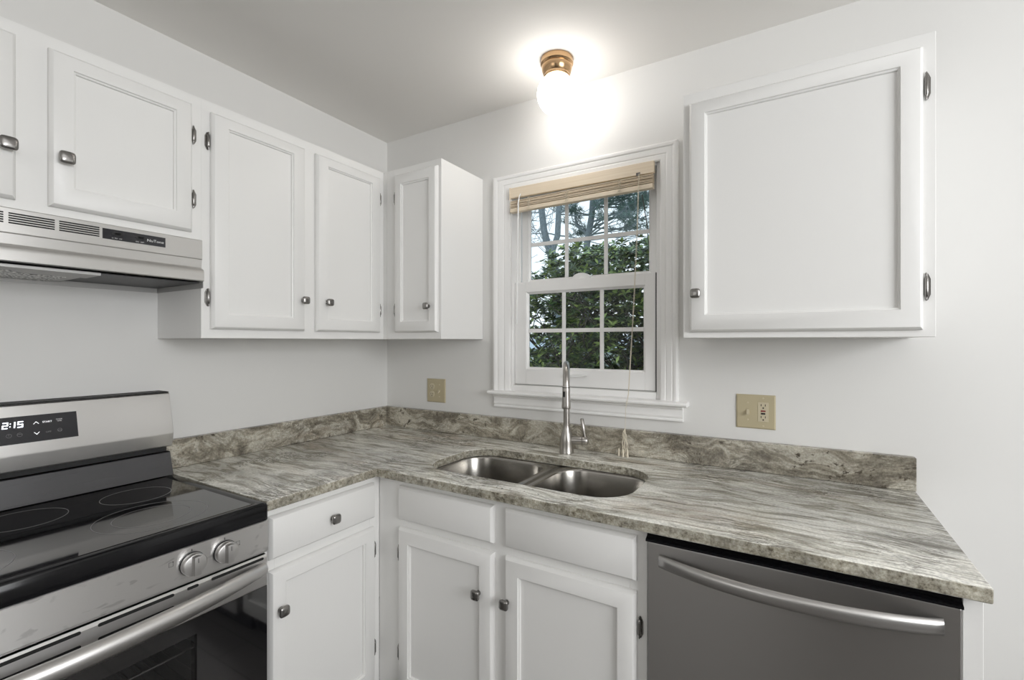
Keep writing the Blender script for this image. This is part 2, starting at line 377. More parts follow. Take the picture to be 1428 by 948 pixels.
mb = MB(); pr = [(0.0, 1.120), (-0.026, 1.120), (-0.026, 1.112), (-0.019, 1.106), (-0.017, 1.092), (-0.018, 1.080), (-0.014, 1.072), (-0.018, 1.068), (-0.018, 1.063), (-0.0, 1.060)]
mb.loft([[(x, y, z) for y, z in pr] for x in (0.716, 1.566)]); mb.build('window_apron', 'trim', win, angle=0.4)
# vinyl frame
mb = MB()
mb.box(0.790, 0.806, -0.004, 0.11, 1.138, 2.062); mb.box(1.4622, 1.484, 0.008, 0.11, 1.138, 2.062)
mb.box(0.806, 1.462, 0.0, 0.11, 2.045, 2.062); mb.box(0.806, 1.462, 0.006, 0.11, 1.138, 1.164)
mb.box(0.806, 0.818, 0.052, 0.062, 1.164, 2.045); mb.box(1.450, 1.462, 0.052, 0.062, 1.164, 2.045)
mb.build('window_frame', 'vinyl', win, bevel=0.0015)
MB().box(1.4562, 1.4620, 0.016, 0.050, 1.166, 1.632).build('sash_gap_strip', 'black_matte', win)  # black strip painting the shade of the slit beside the sash
MB().box(0.808, 1.4562, 0.020, 0.050, 1.1645, 1.1685).build('sash_gap_strip', 'grey_metal', win)  # grey strip added to close the bright gap under the sash
def sash(name, x0, x1, z0, z1, gx0, gx1, gz0, gz1, y0, y1, mz):
    mb = MB(); mb.box(x0, gx0, y0, y1, z0, z1); mb.box(gx1, x1, y0, y1, z0, z1)
    mb.box(gx0, gx1, y0, y1, z0, gz0); mb.box(gx0, gx1, y0, y1, gz1, z1)
    s = mb.build(name, 'vinyl', win, bevel=0.0015)
    bd = MB(); yb = y0+0.004                                     # sloped glazing bead
    w = 0.009
    rings = []
    for (a, b, c, d, y) in ((gx0, gx1, gz0, gz1, yb), (gx0+w, gx1-w, gz0+w, gz1-w, yb+0.008), (gx0+w, gx1-w, gz0+w, gz1-w, yb+0.014), (gx0, gx1, gz0, gz1, yb+0.014)):
        rings.append([(a, y, c), (b, y, c), (b, y, d), (a, y, d)])
    bd.loft(rings+[rings[0]], False, False); bd.build('glazing_bead', 'vinyl', s)
    ym = (y0+y1)/2
    MB().box(gx0, gx1, ym, ym+0.003, gz0, gz1).build('glass_pane', 'pane', s, smooth=False)
    g = MB(); W = (gx1-gx0-2*w)/3
    for k in (1, 2):
        x = gx0+w+W*k; g.box(x-0.0085, x+0.0085, ym-0.007, ym-0.001, gz0+w, gz1-w)
    g.box(gx0+w, gx1-w, ym-0.0075, ym-0.001, mz-0.0085, mz+0.0085)
    g.build('muntin_grille', 'vinyl', s, bevel=0.001)
    return s
low = sash('lower_sash', 0.808, 1.456, 1.169, 1.632, 0.868, 1.414, 1.238, 1.586, 0.018, 0.050, 1.411)
upp = sash('upper_sash', 0.820, 1.450, 1.600, 2.043, 0.852, 1.424, 1.640, 2.010, 0.062, 0.094, 1.810)
mb = MB(); mb.prism([(-0.055, 0), (0.055, 0), (0.052, 0.004), (0.03, 0.010), (0, 0.0125), (-0.03, 0.010), (-0.052, 0.004)], -0.006, 0.0185, 'y')
for i, p in enumerate(mb.v): mb.v[i] = Vector((p.x+1.120, p.y, 1.222-p.z))
mb.build('sash_lift', 'white_plastic', low, bevel=0.002)
mb = MB(); mb.prism([(-0.042, 0)]+[(0.042*math.cos(a)*-1, 0.024*math.sin(a)) for a in [PI*k/10 for k in range(1, 10)]]+[(0.042, 0)], 0.024, 0.040, 'y')
for i, p in enumerate(mb.v): mb.v[i] = Vector((p.x+1.135, p.y, 1.632+p.z))
mb.build('sash_lock', 'white_plastic', low, bevel=0.002)

# ------------------------------------------------------------------ shared cabinet pieces
def door_mb(T, w, h, stile=0.048, top=0.040, bot=0.047, t=0.019, panel=True):
    mb = MB(T)
    def r(l, rr, b, tp, z): return [(l, b, z), (w-rr, b, z), (w-rr, h-tp, z), (l, h-tp, z)]
    rings = [r(0, 0, 0, 0, 0), r(0, 0, 0, 0, t-0.011), r(0.001, 0.001, 0.001, 0.001, t-0.009), r(0.006, 0.006, 0.006, 0.006, t-0.0012), r(0.008, 0.008, 0.008, 0.008, t)]
    if panel:
        rings += [r(stile, stile, bot, top, t), r(stile+0.001, stile+0.001, bot+0.001, top+0.001, t-0.004), r(stile+0.005, stile+0.005, bot+0.005, top+0.005, t-0.006), r(stile+0.006, stile+0.006, bot+0.006, top+0.006, t-0.0115)]
    mb.loft(rings); return mb
def knob(T, parent, size=0.029):
    k = MB(T); k.lathe([(0.0085, 0), (0.0085, 0.0015), (0.006, 0.003), (0.0055, 0.010), (0.009, 0.014)], n=20)
    a = size/2
    def sq(s_, z, p=4.5, n=32):
        out = []
        for i in range(n):
            th = 2*PI*(i+0.5)/n; c, s2 = math.cos(th), math.sin(th)
            rr = s_/((abs(c)**p+abs(s2)**p)**(1/p)); out.append((rr*c, rr*s2, z))
        return out
    k.loft([sq(0.6*a, 0.0135), sq(0.97*a, 0.0155), sq(a, 0.018), sq(a, 0.0205), sq(0.93*a, 0.0230), sq(0.6*a, 0.0248), sq(0.2*a, 0.0255)])
    return k.build('knob', 'knob', parent, angle=0.9)
def hinge(T, parent, side, h=0.058):          # side +1: frame plate lies to the right of the barrel
    m_ = MB(T); a = h/2
    pl = [(0, -a), (side*0.004, -a*0.92), (side*0.009, -a*0.55), (side*0.009, a*0.55), (side*0.004, a*0.92), (0, a)]
    m_.loft([[(x, y, 0) for x, y in pl], [(x, y, 0.002) for x, y in pl]])
    prof = [(0.0008, -a), (0.0022, -a*0.9), (0.0016, -a*0.8), (0.0038, -a*0.62), (0.0045, -a*0.58), (0.0045, a*0.58), (0.0038, a*0.62), (0.0016, a*0.8), (0.0022, a*0.9), (0.0008, a)]
    m_.lathe(prof, (0, 0, 0.0055), 'y', 14)
    return m_.build('hinge', 'hinge', parent, angle=0.7)
FT = 0.297      # upper face-frame plane
def body_box(root, x0, x1, y0, y1, z0, z1, name='cabinet_body'):
    return MB().box(x0, x1, y0, y1, z0, z1).build(name, 'cab', root, bevel=0.0015)

# upper cabinet over the range hood
cab = thing('wall_cabinet', (FT/2, -1.42, 1.682), 'short white two-door wall cabinet directly above the steel range hood', 'cabinet')
MB().box(0.001, FT, -1.80, -1.0397, 1.682, 2.132).build('cabinet_body', 'cab', cab)
for (ya, yb, kn, hs) in ((-1.385, -1.069, -1.358, 1), (-1.757, -1.441, -1.458, -1)):
    d = door_mb(on_left(FT+0.0005, ya, 1.702), yb-ya, 0.397, 0.044, 0.040, 0.052).build('door', 'cab', cab)
    knob(on_left(FT+0.0195, kn, 1.826), d, 0.031)
    hy = (yb+0.006) if hs > 0 else (ya-0.006)
    for z in (2.006, 1.806): hinge(on_left(FT+0.0003, hy, z), d, hs)
# long upper cabinet, two doors, to the corner
cab = thing('wall_cabinet', (FT/2, -0.65, 1.373), 'long white wall cabinet with two tall doors, between range hood and room corner', 'cabinet')
MB().box(0.001, FT, -1.0395, -0.001, 1.373, 2.132).build('cabinet_body', 'cab', cab)
for (ya, yb, kn, hs) in ((-1.015, -0.692, -0.704, -1), (-0.644, -0.326, -0.600, 1)):
    d = door_mb(on_left(FT+0.0005, ya, 1.402), yb-ya, 0.695, 0.048, 0.038, 0.047).build('door', 'cab', cab)
    knob(on_left(FT+0.0195, kn, 1.517), d, 0.028)
    hy = (yb+0.006) if hs > 0 else (ya-0.006)
    for z in (2.003, 1.503): hinge(on_left(FT+0.0003, hy, z), d, hs)
# narrow upper cabinet on the back wall
cab = thing('wall_cabinet', (0.47, -FT/2, 1.373), 'narrow white single-door wall cabinet in the corner, left of the window', 'cabinet')
body_box(cab, FT+0.0215, 0.641, -FT, -0.001, 1.373, 2.132)
MB().box(FT+0.0005, FT+0.021, -FT, -FT+0.02, 1.373, 2.132).build('filler_strip', 'cab', cab)
d = door_mb(on_back(0.383, -FT-0.0005, 1.402), 0.245, 0.700, 0.040, 0.046, 0.047).build('door', 'cab', cab)
knob(on_back(0.587, -FT-0.0195, 1.511), d, 0.028)
for z in (2.000, 1.503): hinge(on_back(0.376, -FT-0.0003, z), d, -1)
# right upper cabinet
cab = thing('wall_cabinet', (1.93, -FT/2, 1.373), 'square white single-door wall cabinet to the right of the window', 'cabinet')
body_box(cab, 1.6256, 2.2335, -FT, -0.001, 1.373, 2.132)
d = door_mb(on_back(1.646, -FT-0.0005, 1.391), 0.561, 0.705, 0.046, 0.041, 0.051).build('door', 'cab', cab)
knob(on_back(1.668, -FT-0.0195, 1.507), d, 0.029)
for z in (1.998, 1.498): hinge(on_back(2.214, -FT-0.0003, z), d, 1, 0.070)

# ------------------------------------------------------------------ base cabinets (hollow carcasses)
BF = 0.615; BB = 0.605
def carcass(root, x0, x1, y0, y1, z0, z1, t=0.018, skip=()):
    mb = MB()
    mb.box(x0, x0+t, y0, y1, z0, z1); mb.box(x1-t, x1, y0, y1, z0, z1)
    mb.box(x0+t, x1-t, y1-t, y1, z0, z1); mb.box(x0+t, x1-t, y0, y1-t, z0, z0+t)
    return mb.build('carcass', 'cab', root)
cab = thing('base_cabinet', (0.31, -0.82, 0), 'white base cabinet with one drawer over a door, right beside the range', 'cabinet')
carcass(cab, 0.002, BF-0.02, -1.030, -0.606, 0.118, 0.883)
mb = MB()      # face frame with openings
mb.box(BF-0.02, BF, -1.030, -0.995, 0.118, 0.883); mb.box(BF-0.02, BF, -0.650, -0.6052, 0.118, 0.883)
mb.box(BF-0.02, BF, -0.995, -0.650, 0.845, 0.883); mb.box(BF-0.02, BF, -0.995, -0.650, 0.700, 0.745); mb.box(BF-0.02, BF, -0.995, -0.650, 0.118, 0.16)
mb.build('face_frame', 'cab', cab, bevel=0.001)
MB().box(0.002, 0.545, -1.030, -0.61, 0.0005, 0.1175).build('toe_kick', 'dark_gap', cab)
d = door_mb(on_left(BF+0.0005, -1.016, 0.734), 0.379, 0.125, panel=False).build('drawer_front', 'cab', cab)
knob(on_left(BF+0.0195, -0.814, 0.792), d, 0.030)
d = door_mb(on_left(BF+0.0005, -1.016, 0.150), 0.379, 0.552, 0.045, 0.042, 0.050).build('door', 'cab', cab)
knob(on_left(BF+0.0195, -0.987, 0.584), d, 0.030)
for z in (0.617, 0.266): hinge(on_left(BF+0.0003, -0.631, z), d, 1)

cab = thing('base_cabinet', (1.1, -0.3, 0), 'white sink base cabinet with two doors under blank drawer fronts, left of the dishwasher', 'cabinet')
carcass(cab, 0.6154, 1.599, -BB+0.02, -0.002, 0.118, 0.883)
mb = MB()
mb.box(0.6154, 0.745, -BB, -BB+0.019, 0.118, 0.883); mb.box(1.107, 1.188, -BB, -BB+0.019, 0.118, 0.883); mb.box(1.553, 1.599, -BB, -BB+0.019, 0.118, 0.883)
for a, b in ((0.745, 1.107), (1.188, 1.553)):
    mb.box(a, b, -BB, -BB+0.019, 0.845, 0.883); mb.box(a, b, -BB, -BB+0.019, 0.705, 0.755); mb.box(a, b, -BB, -BB+0.019, 0.118, 0.165)
mb.build('face_frame', 'cab', cab, bevel=0.001)
MB().box(0.6154, 1.599, -0.535, -0.50, 0.0005, 0.1175).build('toe_kick', 'dark_gap', cab)
for i, (xa, xb, kx, hx, hs) in enumerate(((0.725, 1.126, 1.075, 0.718, -1), (1.169, 1.573, 1.180, 1.580, 1))):
    door_mb(on_back(xa, -BB-0.0005, 0.741), xb-xa, 0.117, panel=False).build('drawer_front', 'cab', cab)
    d = door_mb(on_back(xa, -BB-0.0005, 0.150), xb-xa, 0.563, 0.048, 0.050, 0.052).build('door', 'cab', cab)
    knob(on_back(kx if i else 1.075, -BB-0.0195, 0.581), d, 0.030)
    for z in (0.620, 0.270): hinge(on_back(hx, -BB-0.0003, z), d, hs)
# dishwasher end panel
single(MB().box(2.207, 2.237, -0.618, -0.002, 0.0, 0.8835), 'end_panel', 'cab', (2.222, -0.31, 0), 'narrow white end panel closing the counter run, right of the dishwasher', 'panel', bevel=0.0015)

# ------------------------------------------------------------------ dishwasher
dw = thing('dishwasher', (1.905, -0.3, 0), 'stainless steel dishwasher with an arched bar handle under the counter', 'dishwasher')
MB().box(1.612, 2.200, -0.585, -0.03, 0.10, 0.852).build('tub_body', 'black_matte', dw)
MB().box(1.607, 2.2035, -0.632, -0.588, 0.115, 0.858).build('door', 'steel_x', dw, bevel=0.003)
mb = MB(); pr = [(-0.588, 0.8585), (-0.6345, 0.8585), (-0.6345, 0.8635), (-0.622, 0.868), (-0.612, 0.8820), (-0.588, 0.8820)]
mb.loft([[(x, y, z) for y, z in pr] for x in (1.603, 2.2055)]); mb.build('control_strip', 'black_gloss', dw)
MB().box(1.612, 2.200, -0.56, -0.54, 0.005, 0.10).build('kick_plate', 'black_matte', dw)
def bow(a, b, steps, depth, power=1.0):
    out = []
    for i in range(steps+1):
        s_ = i/steps; out.append((a+(b-a)*s_, depth*(1-abs(2*s_-1)**2.2)**power))
    return out
mb = MB(); rings = []
for x, dpt in bow(1.637, 2.176, 28, 0.050):
    t_ = 0.009; hh = 0.0165; y = -0.633-dpt
    rings.append([(x, y, 0.8165-hh), (x, y-t_*0.7, 0.8165-hh+0.003), (x, y-t_, 0.8165-0.006), (x, y-t_, 0.8165+0.006), (x, y-t_*0.7, 0.8165+hh-0.003), (x, y, 0.8165+hh), (x, y+0.003, 0.8165)])
mb.loft(rings); mb.build('handle', 'steel_bar', dw, angle=1.2)

# ------------------------------------------------------------------ countertop
ct = thing('countertop', (0.6, -0.3, 0.884), 'L-shaped grey and beige veined granite countertop with a low backsplash', 'countertop')
def rrect(x0, x1, y0, y1, r, n=8, bow_=0.0):
    pts = []
    for (cx, cy, a0) in ((x1-r, y1-r, 0), (x0+r, y1-r, PI/2), (x0+r, y0+r, PI), (x1-r, y0+r, 1.5*PI)):
        for k in range(n+1):
            a = a0+PI/2*k/n; pts.append((cx+r*math.cos(a), cy+r*math.sin(a)))
    return pts
XE = 2.2435; CY = -0.647
outer = [(0.0015, -1.0345), (0.647, -1.0345), (0.647, CY-0.0), (XE, CY), (XE, -0.0015), (0.0015, -0.0015)]
hole = rrect(0.756, 1.512, -0.546, -0.190, 0.115, 9)
def slab(outer, hole, z0, z1, name, mat, parent, bevel):
    bm = bmesh.new(); off = ROOT_LOC(parent)
    def loop(pts):
        vs = [bm.verts.new(Vector((x, y, z1))-off) for x, y in pts]
        return vs, [bm.edges.new((vs[i], vs[(i+1) % len(vs)])) for i in range(len(vs))]
    v1, e1 = loop(outer); v2, e2 = loop(hole)
    bmesh.ops.triangle_fill(bm, use_beauty=True, use_dissolve=False, edges=e1+e2)
    top = list(bm.faces)
    r = bmesh.ops.extrude_face_region(bm, geom=top)
    nv = [g for g in r['geom'] if isinstance(g, bmesh.types.BMVert)]
    bmesh.ops.translate(bm, verts=nv, vec=(0, 0, z0-z1))
    bmesh.ops.recalc_face_normals(bm, faces=bm.faces)
    me = bpy.data.meshes.new(name); bm.to_mesh(me); bm.free()
    me.materials.append(M[mat]); me.polygons.foreach_set('use_smooth', [True]*len(me.polygons)); me.set_sharp_from_angle(angle=0.5)
    ob = bpy.data.objects.new(name, me); COL.objects.link(ob); ob.parent = parent
    b = ob.modifiers.new('edge', 'BEVEL'); b.width = bevel; b.segments = 3; b.limit_method = 'ANGLE'; b.angle_limit = 1.0; b.harden_normals = True
    return ob
slab(outer, hole, 0.884, 0.914, 'worktop_slab', 'granite', ct, 0.004)
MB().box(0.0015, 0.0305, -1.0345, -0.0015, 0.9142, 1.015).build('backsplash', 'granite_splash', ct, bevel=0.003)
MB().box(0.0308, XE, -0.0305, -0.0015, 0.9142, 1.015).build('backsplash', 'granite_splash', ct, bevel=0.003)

# ------------------------------------------------------------------ sink
sk = thing('kitchen_sink', (1.13, -0.37, 0.68), 'double-bowl undermount stainless steel sink set into the granite', 'sink')
def bowl(x0, x1, y0, y1, ox0, ox1, oy0, oy1, r):
    n = 9; mb = MB()
    ins = rrect(x0, x1, y0, y1, r, n); outp = rrect(ox0, ox1, oy0, oy1, 0.004, n)
    R = [[(x, y, 0.8828) for x, y in outp], [(x, y, 0.8828) for x, y in ins]]
    for (sh, z) in ((0.003, 0.8800), (0.005, 0.8740), (0.012, 0.760), (0.020, 0.715), (0.032, 0.700), (0.055, 0.694)):
        R.append([(x, y, z) for x, y in rrect(x0+sh, x1-sh, y0+sh, y1-sh, max(0.02, r-sh*0.6), n)])
    cx, cy = (x0+x1)/2, (y0+y1)/2+0.03
    R.append([(cx+0.045*math.cos(2*PI*i/36+0.0), cy+0.045*math.sin(2*PI*i/36+0.0), 0.690) for i in range(len(ins))] if False else
             [(cx+(x-cx)*0.28, cy+(y-cy)*0.28, 0.690) for x, y in ins])
    mb.loft(R, False, True)
    # outside shell so the steel has thickness
    o = mb.build('sink_bowl', 'sink', sk, angle=0.9, recalc=False)
    s_ = o.modifiers.new('gauge', 'SOLIDIFY'); s_.thickness = 0.0012; s_.offset = -1
    d_ = MB(); d_.lathe([(0.044, 0.6925), (0.042, 0.6945), (0.036, 0.6935), (0.030, 0.6910), (0.012, 0.6905), (0.010, 0.6955), (0.004, 0.697)], (cx, cy, 0), 'z', 32)
    d_.build('drain_strainer', 'nickel', o)
    return o
bowl(0.745, 1.114, -0.560, -0.200, 0.722, 1.1365, -0.582, -0.165, 0.095)
bowl(1.163, 1.520, -0.556, -0.186, 1.1375, 1.546, -0.582, -0.165, 0.095)

# ------------------------------------------------------------------ faucet
FX, FY = 1.130, -0.105
fc = thing('kitchen_faucet', (FX, FY, 0.914), 'brushed nickel pull-down kitchen faucet with side lever, behind the sink', 'faucet')
mb = MB(); mb.lathe([(0.0295, 0.9145), (0.0295, 0.918), (0.0285, 0.921), (0.0272, 0.955), (0.0255, 0.975), (0.0215, 0.993), (0.0165, 1.006), (0.0140, 1.016), (0.0134, 1.024)], (FX, FY, 0), 'z', 40)
mb.build('faucet_body', 'nickel', fc, angle=1.0)
dx, dy = 0.424, -0.905
pts = [(FX, FY, 1.005), (FX, FY, 1.10)]
R0 = 0.085; zc = 1.190
pts.append((FX, FY, zc-0.02))
for k in range(0, 17):
    a = PI*k/16; s_ = R0*(1-math.cos(a)); pts.append((FX+dx*s_, FY+dy*s_, zc+R0*math.sin(a)))
ex, ey = FX+dx*2*R0, FY+dy*2*R0
pts.append((ex, ey, zc-0.006))
mb = MB(); mb.tube(pts, 0.0128, 20); mb.build('spout', 'nickel', fc, angle=1.2)
mb = MB(); mb.lathe([(0.0134, 1.199), (0.0138, 1.198), (0.0142, 1.178), (0.0150, 1.150), (0.0165, 1.126), (0.0167, 1.119), (0.0155, 1.117), (0.010, 1.118)], (ex, ey, 0), 'z', 32)
hd = mb.build('spray_head', 'nickel', fc, angle=0.9)
mb = MB(); mb.lathe([(0.0143, 1.1950), (0.0143, 1.1925)], (ex, ey, 0), 'z', 32); mb.build('seam_ring', 'black_matte', hd)
# button on the left of the head, facing the room
bd_ = Vector((-0.905*0.55+dx*0.83, -0.424*0.55+dy*0.83, 0)).normalized(); side = Vector((-bd_.y, bd_.x, 0))
T = Matrix(((side.x, 0, bd_.x, ex+bd_.x*0.0135), (side.y, 0, bd_.y, ey+bd_.y*0.0135), (0, 1, 0, 1.170), (0, 0, 0, 1)))
MB(T).box(-0.0045, 0.0045, -0.010, 0.010, -0.002, 0.0025).build('spray_button', 'black_matte', hd, bevel=0.001)
# side lever
mb = MB(); hx = Vector((0.868*0.9+0.1, 0.497*0.5, 0)).normalized()
pA = Vector((FX, FY, 0.966)); mb.tube([pA+hx*0.018, pA+hx*0.062], 0.0158, 20)
mb.build('valve_stem', 'nickel', fc, angle=1.0)
mb = MB(); mb.tube([pA+hx*0.0628, pA+hx*0.064, pA+hx*0.084, pA+hx*0.086], [0.0150, 0.0164, 0.0164, 0.0145], 20)
cap = mb.build('valve_cap', 'nickel', fc, angle=0.8)
mb = MB(); mb.tube([pA+hx*0.074+Vector((0, 0, 0.012)), pA+hx*0.070+Vector((0, 0, 0.035)), pA+hx*0.062+Vector((0, 0, 0.086)), pA+hx*0.062+Vector((0, 0, 0.088))], [0.0055, 0.0062, 0.0080, 0.006], 14)
mb.build('lever', 'nickel', fc, angle=1.0)

# ------------------------------------------------------------------ range
YR0, YR1 = -1.800, -1.0395; YC = (YR0+YR1)/2; XF = 0.662
rg = thing('electric_range', (0.33, YC, 0), 'freestanding stainless electric range with black glass cooktop and backguard clock', 'range')
mb = MB()
mb.box(0.03, 0.635, YR0+0.001, YR0+0.02, 0.03, 0.868); mb.box(0.03, 0.635, YR1-0.02, YR1-0.001, 0.03, 0.868)
mb.box(0.03, 0.05, YR0+0.02, YR1-0.02, 0.03, 0.868); mb.box(0.05, 0.60, YR0+0.02, YR1-0.02, 0.03, 0.06)
mb.build('range_body', 'black_matte', rg)
mb = MB()                                                          # cooktop rim with a sunk glass
rings = []
def rr3(m_, z, r): return [(x, y, z) for x, y in rrect(0.055+m_, XF+0.004-m_, YR0+m_, YR1-m_, r, 4)]
mb.loft([rr3(0.004, 0.869, 0.010), rr3(0, 0.871, 0.010), rr3(0, 0.909, 0.010), rr3(0.003, 0.9145, 0.010), rr3(0.009, 0.9165, 0.008), rr3(0.024, 0.9165, 0.006), rr3(0.028, 0.9140, 0.006)])
ckt = mb.build('cooktop', 'black_gloss', rg, angle=0.6)
MB().box(0.135, XF-0.026, YR0+0.030, YR1-0.030, 0.9141, 0.9152).build('glass_surface', 'black_glass', ckt, bevel=0.0004)
def ring(cx, cy, r, w=0.0016):
    mb = MB(); n = 72
    def c(q, z): return [(cx+q*math.cos(2*PI*i/n), cy+q*math.sin(2*PI*i/n), z) for i in range(n)]
    mb.loft([c(r, 0.9153), c(r, 0.9155), c(r+w, 0.9155), c(r+w, 0.9153)], False, False)
    mb.build('burner_ring', 'ring', ckt)
ring(0.272, -1.195, 0.078); ring(0.500, -1.243, 0.114); ring(0.500, -1.243, 0.078)
ring(0.250, -1.420, 0.083); ring(0.500, -1.600, 0.114); ring(0.272, -1.645, 0.078)
# backguard
mb = MB(); pr = [(0.012, 1.190), (0.079, 1.190), (0.086, 1.186), (0.118, 1.058), (0.1175, 1.052), (0.106, 1.013), (0.100, 1.010), (0.012, 1.010)]
mb.loft([[(x, y, z) for x, z in pr] for y in (YR0, YR1)]); bgd = mb.build('backguard', 'steel_y', rg, bevel=0.0015)
MB().box(0.012, 0.0835, YR0+0.001, YR1-0.001, 1.1903, 1.1925).build('top_trim', 'black_matte', bgd)
MB().box(0.012, 0.080, YR0+0.006, YR1-0.006, 0.9166, 1.0095).build('riser_core', 'black_matte', rg)
mb = MB(); pr = [(0.081, 0.9168), (0.081, 0.992), (0.094, 0.992), (0.098, 0.989), (0.118, 0.925), (0.122, 0.9168)]
mb.loft([[(x, y, z) for x, z in pr] for y in (YR0+0.006, YR1-0.002)]); mb.build('riser_panel', 'riser', rg, bevel=0.001)
# display on the sloping face
sl = Vector((0.118-0.086, 0, 1.058-1.186)).normalized(); up_ = -sl; nrm = Vector((-sl.z, 0, sl.x)).normalized()
if nrm.x < 0: nrm = -nrm
def on_guard(y, s_):      # s_: distance below the top front edge
    p = Vector((0.086, y, 1.186))+sl*s_
    return Matrix(((0, up_.x, nrm.x, p.x+nrm.x*0.0002), (1, up_.y, nrm.y, y), (0, up_.z, nrm.z, p.z+nrm.z*0.0002), (0, 0, 0, 1)))
dsp = MB(on_guard(-1.42, 0.067)).box(-0.145, 0.145, -0.037, 0.037, 0, 0.0012).build('display', 'display', rg)
Z1 = 0.0013
def seg7(mb, ch, x, y, w, h, t_):
    S7 = {'2': 'abged', '1': 'bc', '5': 'afgcd'}[ch]; hw, hh = w/2, h/2
    P = {'a': ((-hw, hh), (hw, hh)), 'b': ((hw, hh), (hw, 0)), 'c': ((hw, 0), (hw, -hh)), 'd': ((-hw, -hh), (hw, -hh)), 'e': ((-hw, 0), (-hw, -hh)), 'f': ((-hw, hh), (-hw, 0)), 'g': ((-hw, 0), (hw, 0))}
    for s_ in S7: mb.stroke([(x+a[0]+a[1]*0.12, y+a[1]) for a in P[s_]], t_, 0.0004, Z1)
mb = MB(on_guard(-1.42, 0.052))
seg7(mb, '2', 0.003, -0.0, 0.0085, 0.0145, 0.0028); seg7(mb, '1', 0.0185, 0, 0.004, 0.0145, 0.0028); seg7(mb, '5', 0.031, 0, 0.0085, 0.0145, 0.0028)
mb.stroke([(0.0125, 0.003), (0.0132, 0.0045)], 0.0022, 0.0004, Z1); mb.stroke([(0.0115, -0.0045), (0.0122, -0.003)], 0.0022, 0.0004, Z1)
mb.build('clock_digits', 'led', dsp)
for v0, v1 in ((-0.003, 0.003), (-0.026, -0.032)):
    mb = MB(on_guard(-1.42, 0.052)); mb.stroke([(0.056, v0), (0.061, v1), (0.066, v0)], 0.0013, 0.0004, Z1); mb.build('arrow_mark', 'lit_white', dsp)
def guard_text(s_, y, d, size, mat): write('display_lettering', s_, size, on_guard(y, d) @ Matrix.Translation((0, 0, Z1)), mat, dsp)
guard_text('START', -1.337, 0.052, 0.0066, 'lit_white'); guard_text('COOK', -1.3125, 0.048, 0.0046, 'ink_white'); guard_text('TIME', -1.3125, 0.053, 0.0046, 'ink_white')
guard_text('OFF', -1.336, 0.081, 0.0064, 'ink_dim')
def circ(mb, x, y, r, n=14, w=0.0008, a0=0.0, a1=2*PI): mb.stroke([(x+r*math.cos(a0+(a1-a0)*k/n), y+r*math.sin(a0+(a1-a0)*k/n)) for k in range(n+1)], w, 0.0004, Z1)
TI = on_guard(-1.42, 0.080)
mb = MB(TI); circ(mb, 0.0085, 0, 0.005); mb.stroke([(0.0085, 0), (0.0085, 0.005)], 0.0008, 0.0004, Z1); mb.build('timer_icon', 'ink_dim', dsp)
mb = MB(TI); circ(mb, 0.0285, 0, 0.005); mb.stroke([(0.0235, 0), (0.0285, 0.002), (0.0335, 0)], 0.0008, 0.0004, Z1); mb.build('light_icon', 'ink_dim', dsp)
mb = MB(TI); circ(mb, 0.107, 0.001, 0.0045); mb.stroke([(0.1045, -0.003), (0.1095, -0.003), (0.1095, 0.001), (0.1045, 0.001), (0.1045, -0.003)], 0.0008, 0.0004, Z1); mb.build('lock_icon', 'ink_dim', dsp)
# control panel, sloping very slightly
mb = MB(); pr = [(0.60, 0.868), (XF-0.002, 0.868), (XF, 0.8655), (XF+0.001, 0.785), (XF-0.004, 0.779), (0.60, 0.779)]
mb.loft([[(x, y, z) for x, z in pr] for y in (YR0+0.001, YR1-0.001)]); cp = mb.build('control_panel', 'steel_panel', rg, bevel=0.001)
MB().box(0.60, XF-0.012, YR0+0.004, YR1-0.004, 0.7755, 0.7788).build('panel_gap', 'dark_gap', cp)
def rknob(y, lab):
    T = on_left(XF+0.0008, y, 0.825); mb = MB(T)
    mb.lathe([(0.0270, 0), (0.0275, 0.002), (0.0270, 0.004)], n=40); k = mb.build('control_knob', 'black_gloss', rg)
    mb = MB(T); mb.lathe([(0.0262, 0.0042), (0.0262, 0.016), (0.0245, 0.0185), (0.0235, 0.019)], n=40)
    mb.build('knob_skirt', 'steel_handle', k, angle=0.6)
    T2 = T @ Matrix.Translation((0, 0, 0.019)); mb = MB(T2)
    n = 14
    def gb(z, w, r):
        a = math.asin(w/r); out = []
        for i in range(n+1): th = PI/2-a+2*a*i/n; out.append((r*math.cos(th), r*math.sin(th), z))
        for i in range(n+1): th = 1.5*PI-a+2*a*i/n; out.append((r*math.cos(th), r*math.sin(th), z))
        return out
    mb.loft([gb(0.0001, 0.0085, 0.0235), gb(0.010, 0.0080, 0.0233), gb(0.0125, 0.0070, 0.0222), gb(0.0130, 0.005, 0.020)])
    mb.build('knob_grip', 'steel_handle', k, angle=0.7)
    MB(T2).box(-0.0006, 0.0006, 0.008, 0.019, 0.0131, 0.0134).build('pointer_mark', 'ink_black', k)
    mb = MB(T @ Matrix.Translation((0, 0, -0.0004))); mb.stroke([(0, 0.0285), (0, 0.034)], 0.0015, 0.0004, 0); mb.build('top_tick', 'ink_black', k)
    mb = MB(T @ Matrix.Translation((0, 0, -0.0004)))
    u, v = lab; a, b = 0.0042, 0.0052
    mb.stroke([(u-a, v-b), (u+a, v-b), (u+a, v+b), (u-a, v+b), (u-a, v-b)], 0.0005, 0.0004, 0)
    mb.lathe([(0.0012, 0), (0.0012, 0.0005)], (u+a*0.95, v+(b if lab[0] < 0 else -b)*0.95, 0), n=10)
    mb.build('burner_symbol', 'ink_black', k)
rknob(-1.226, (-0.043, 0.014)); rknob(-1.152, (0.032, 0.008))
rknob(-1.615, (-0.043, 0.014)); rknob(-1.690, (-0.032, 0.008))
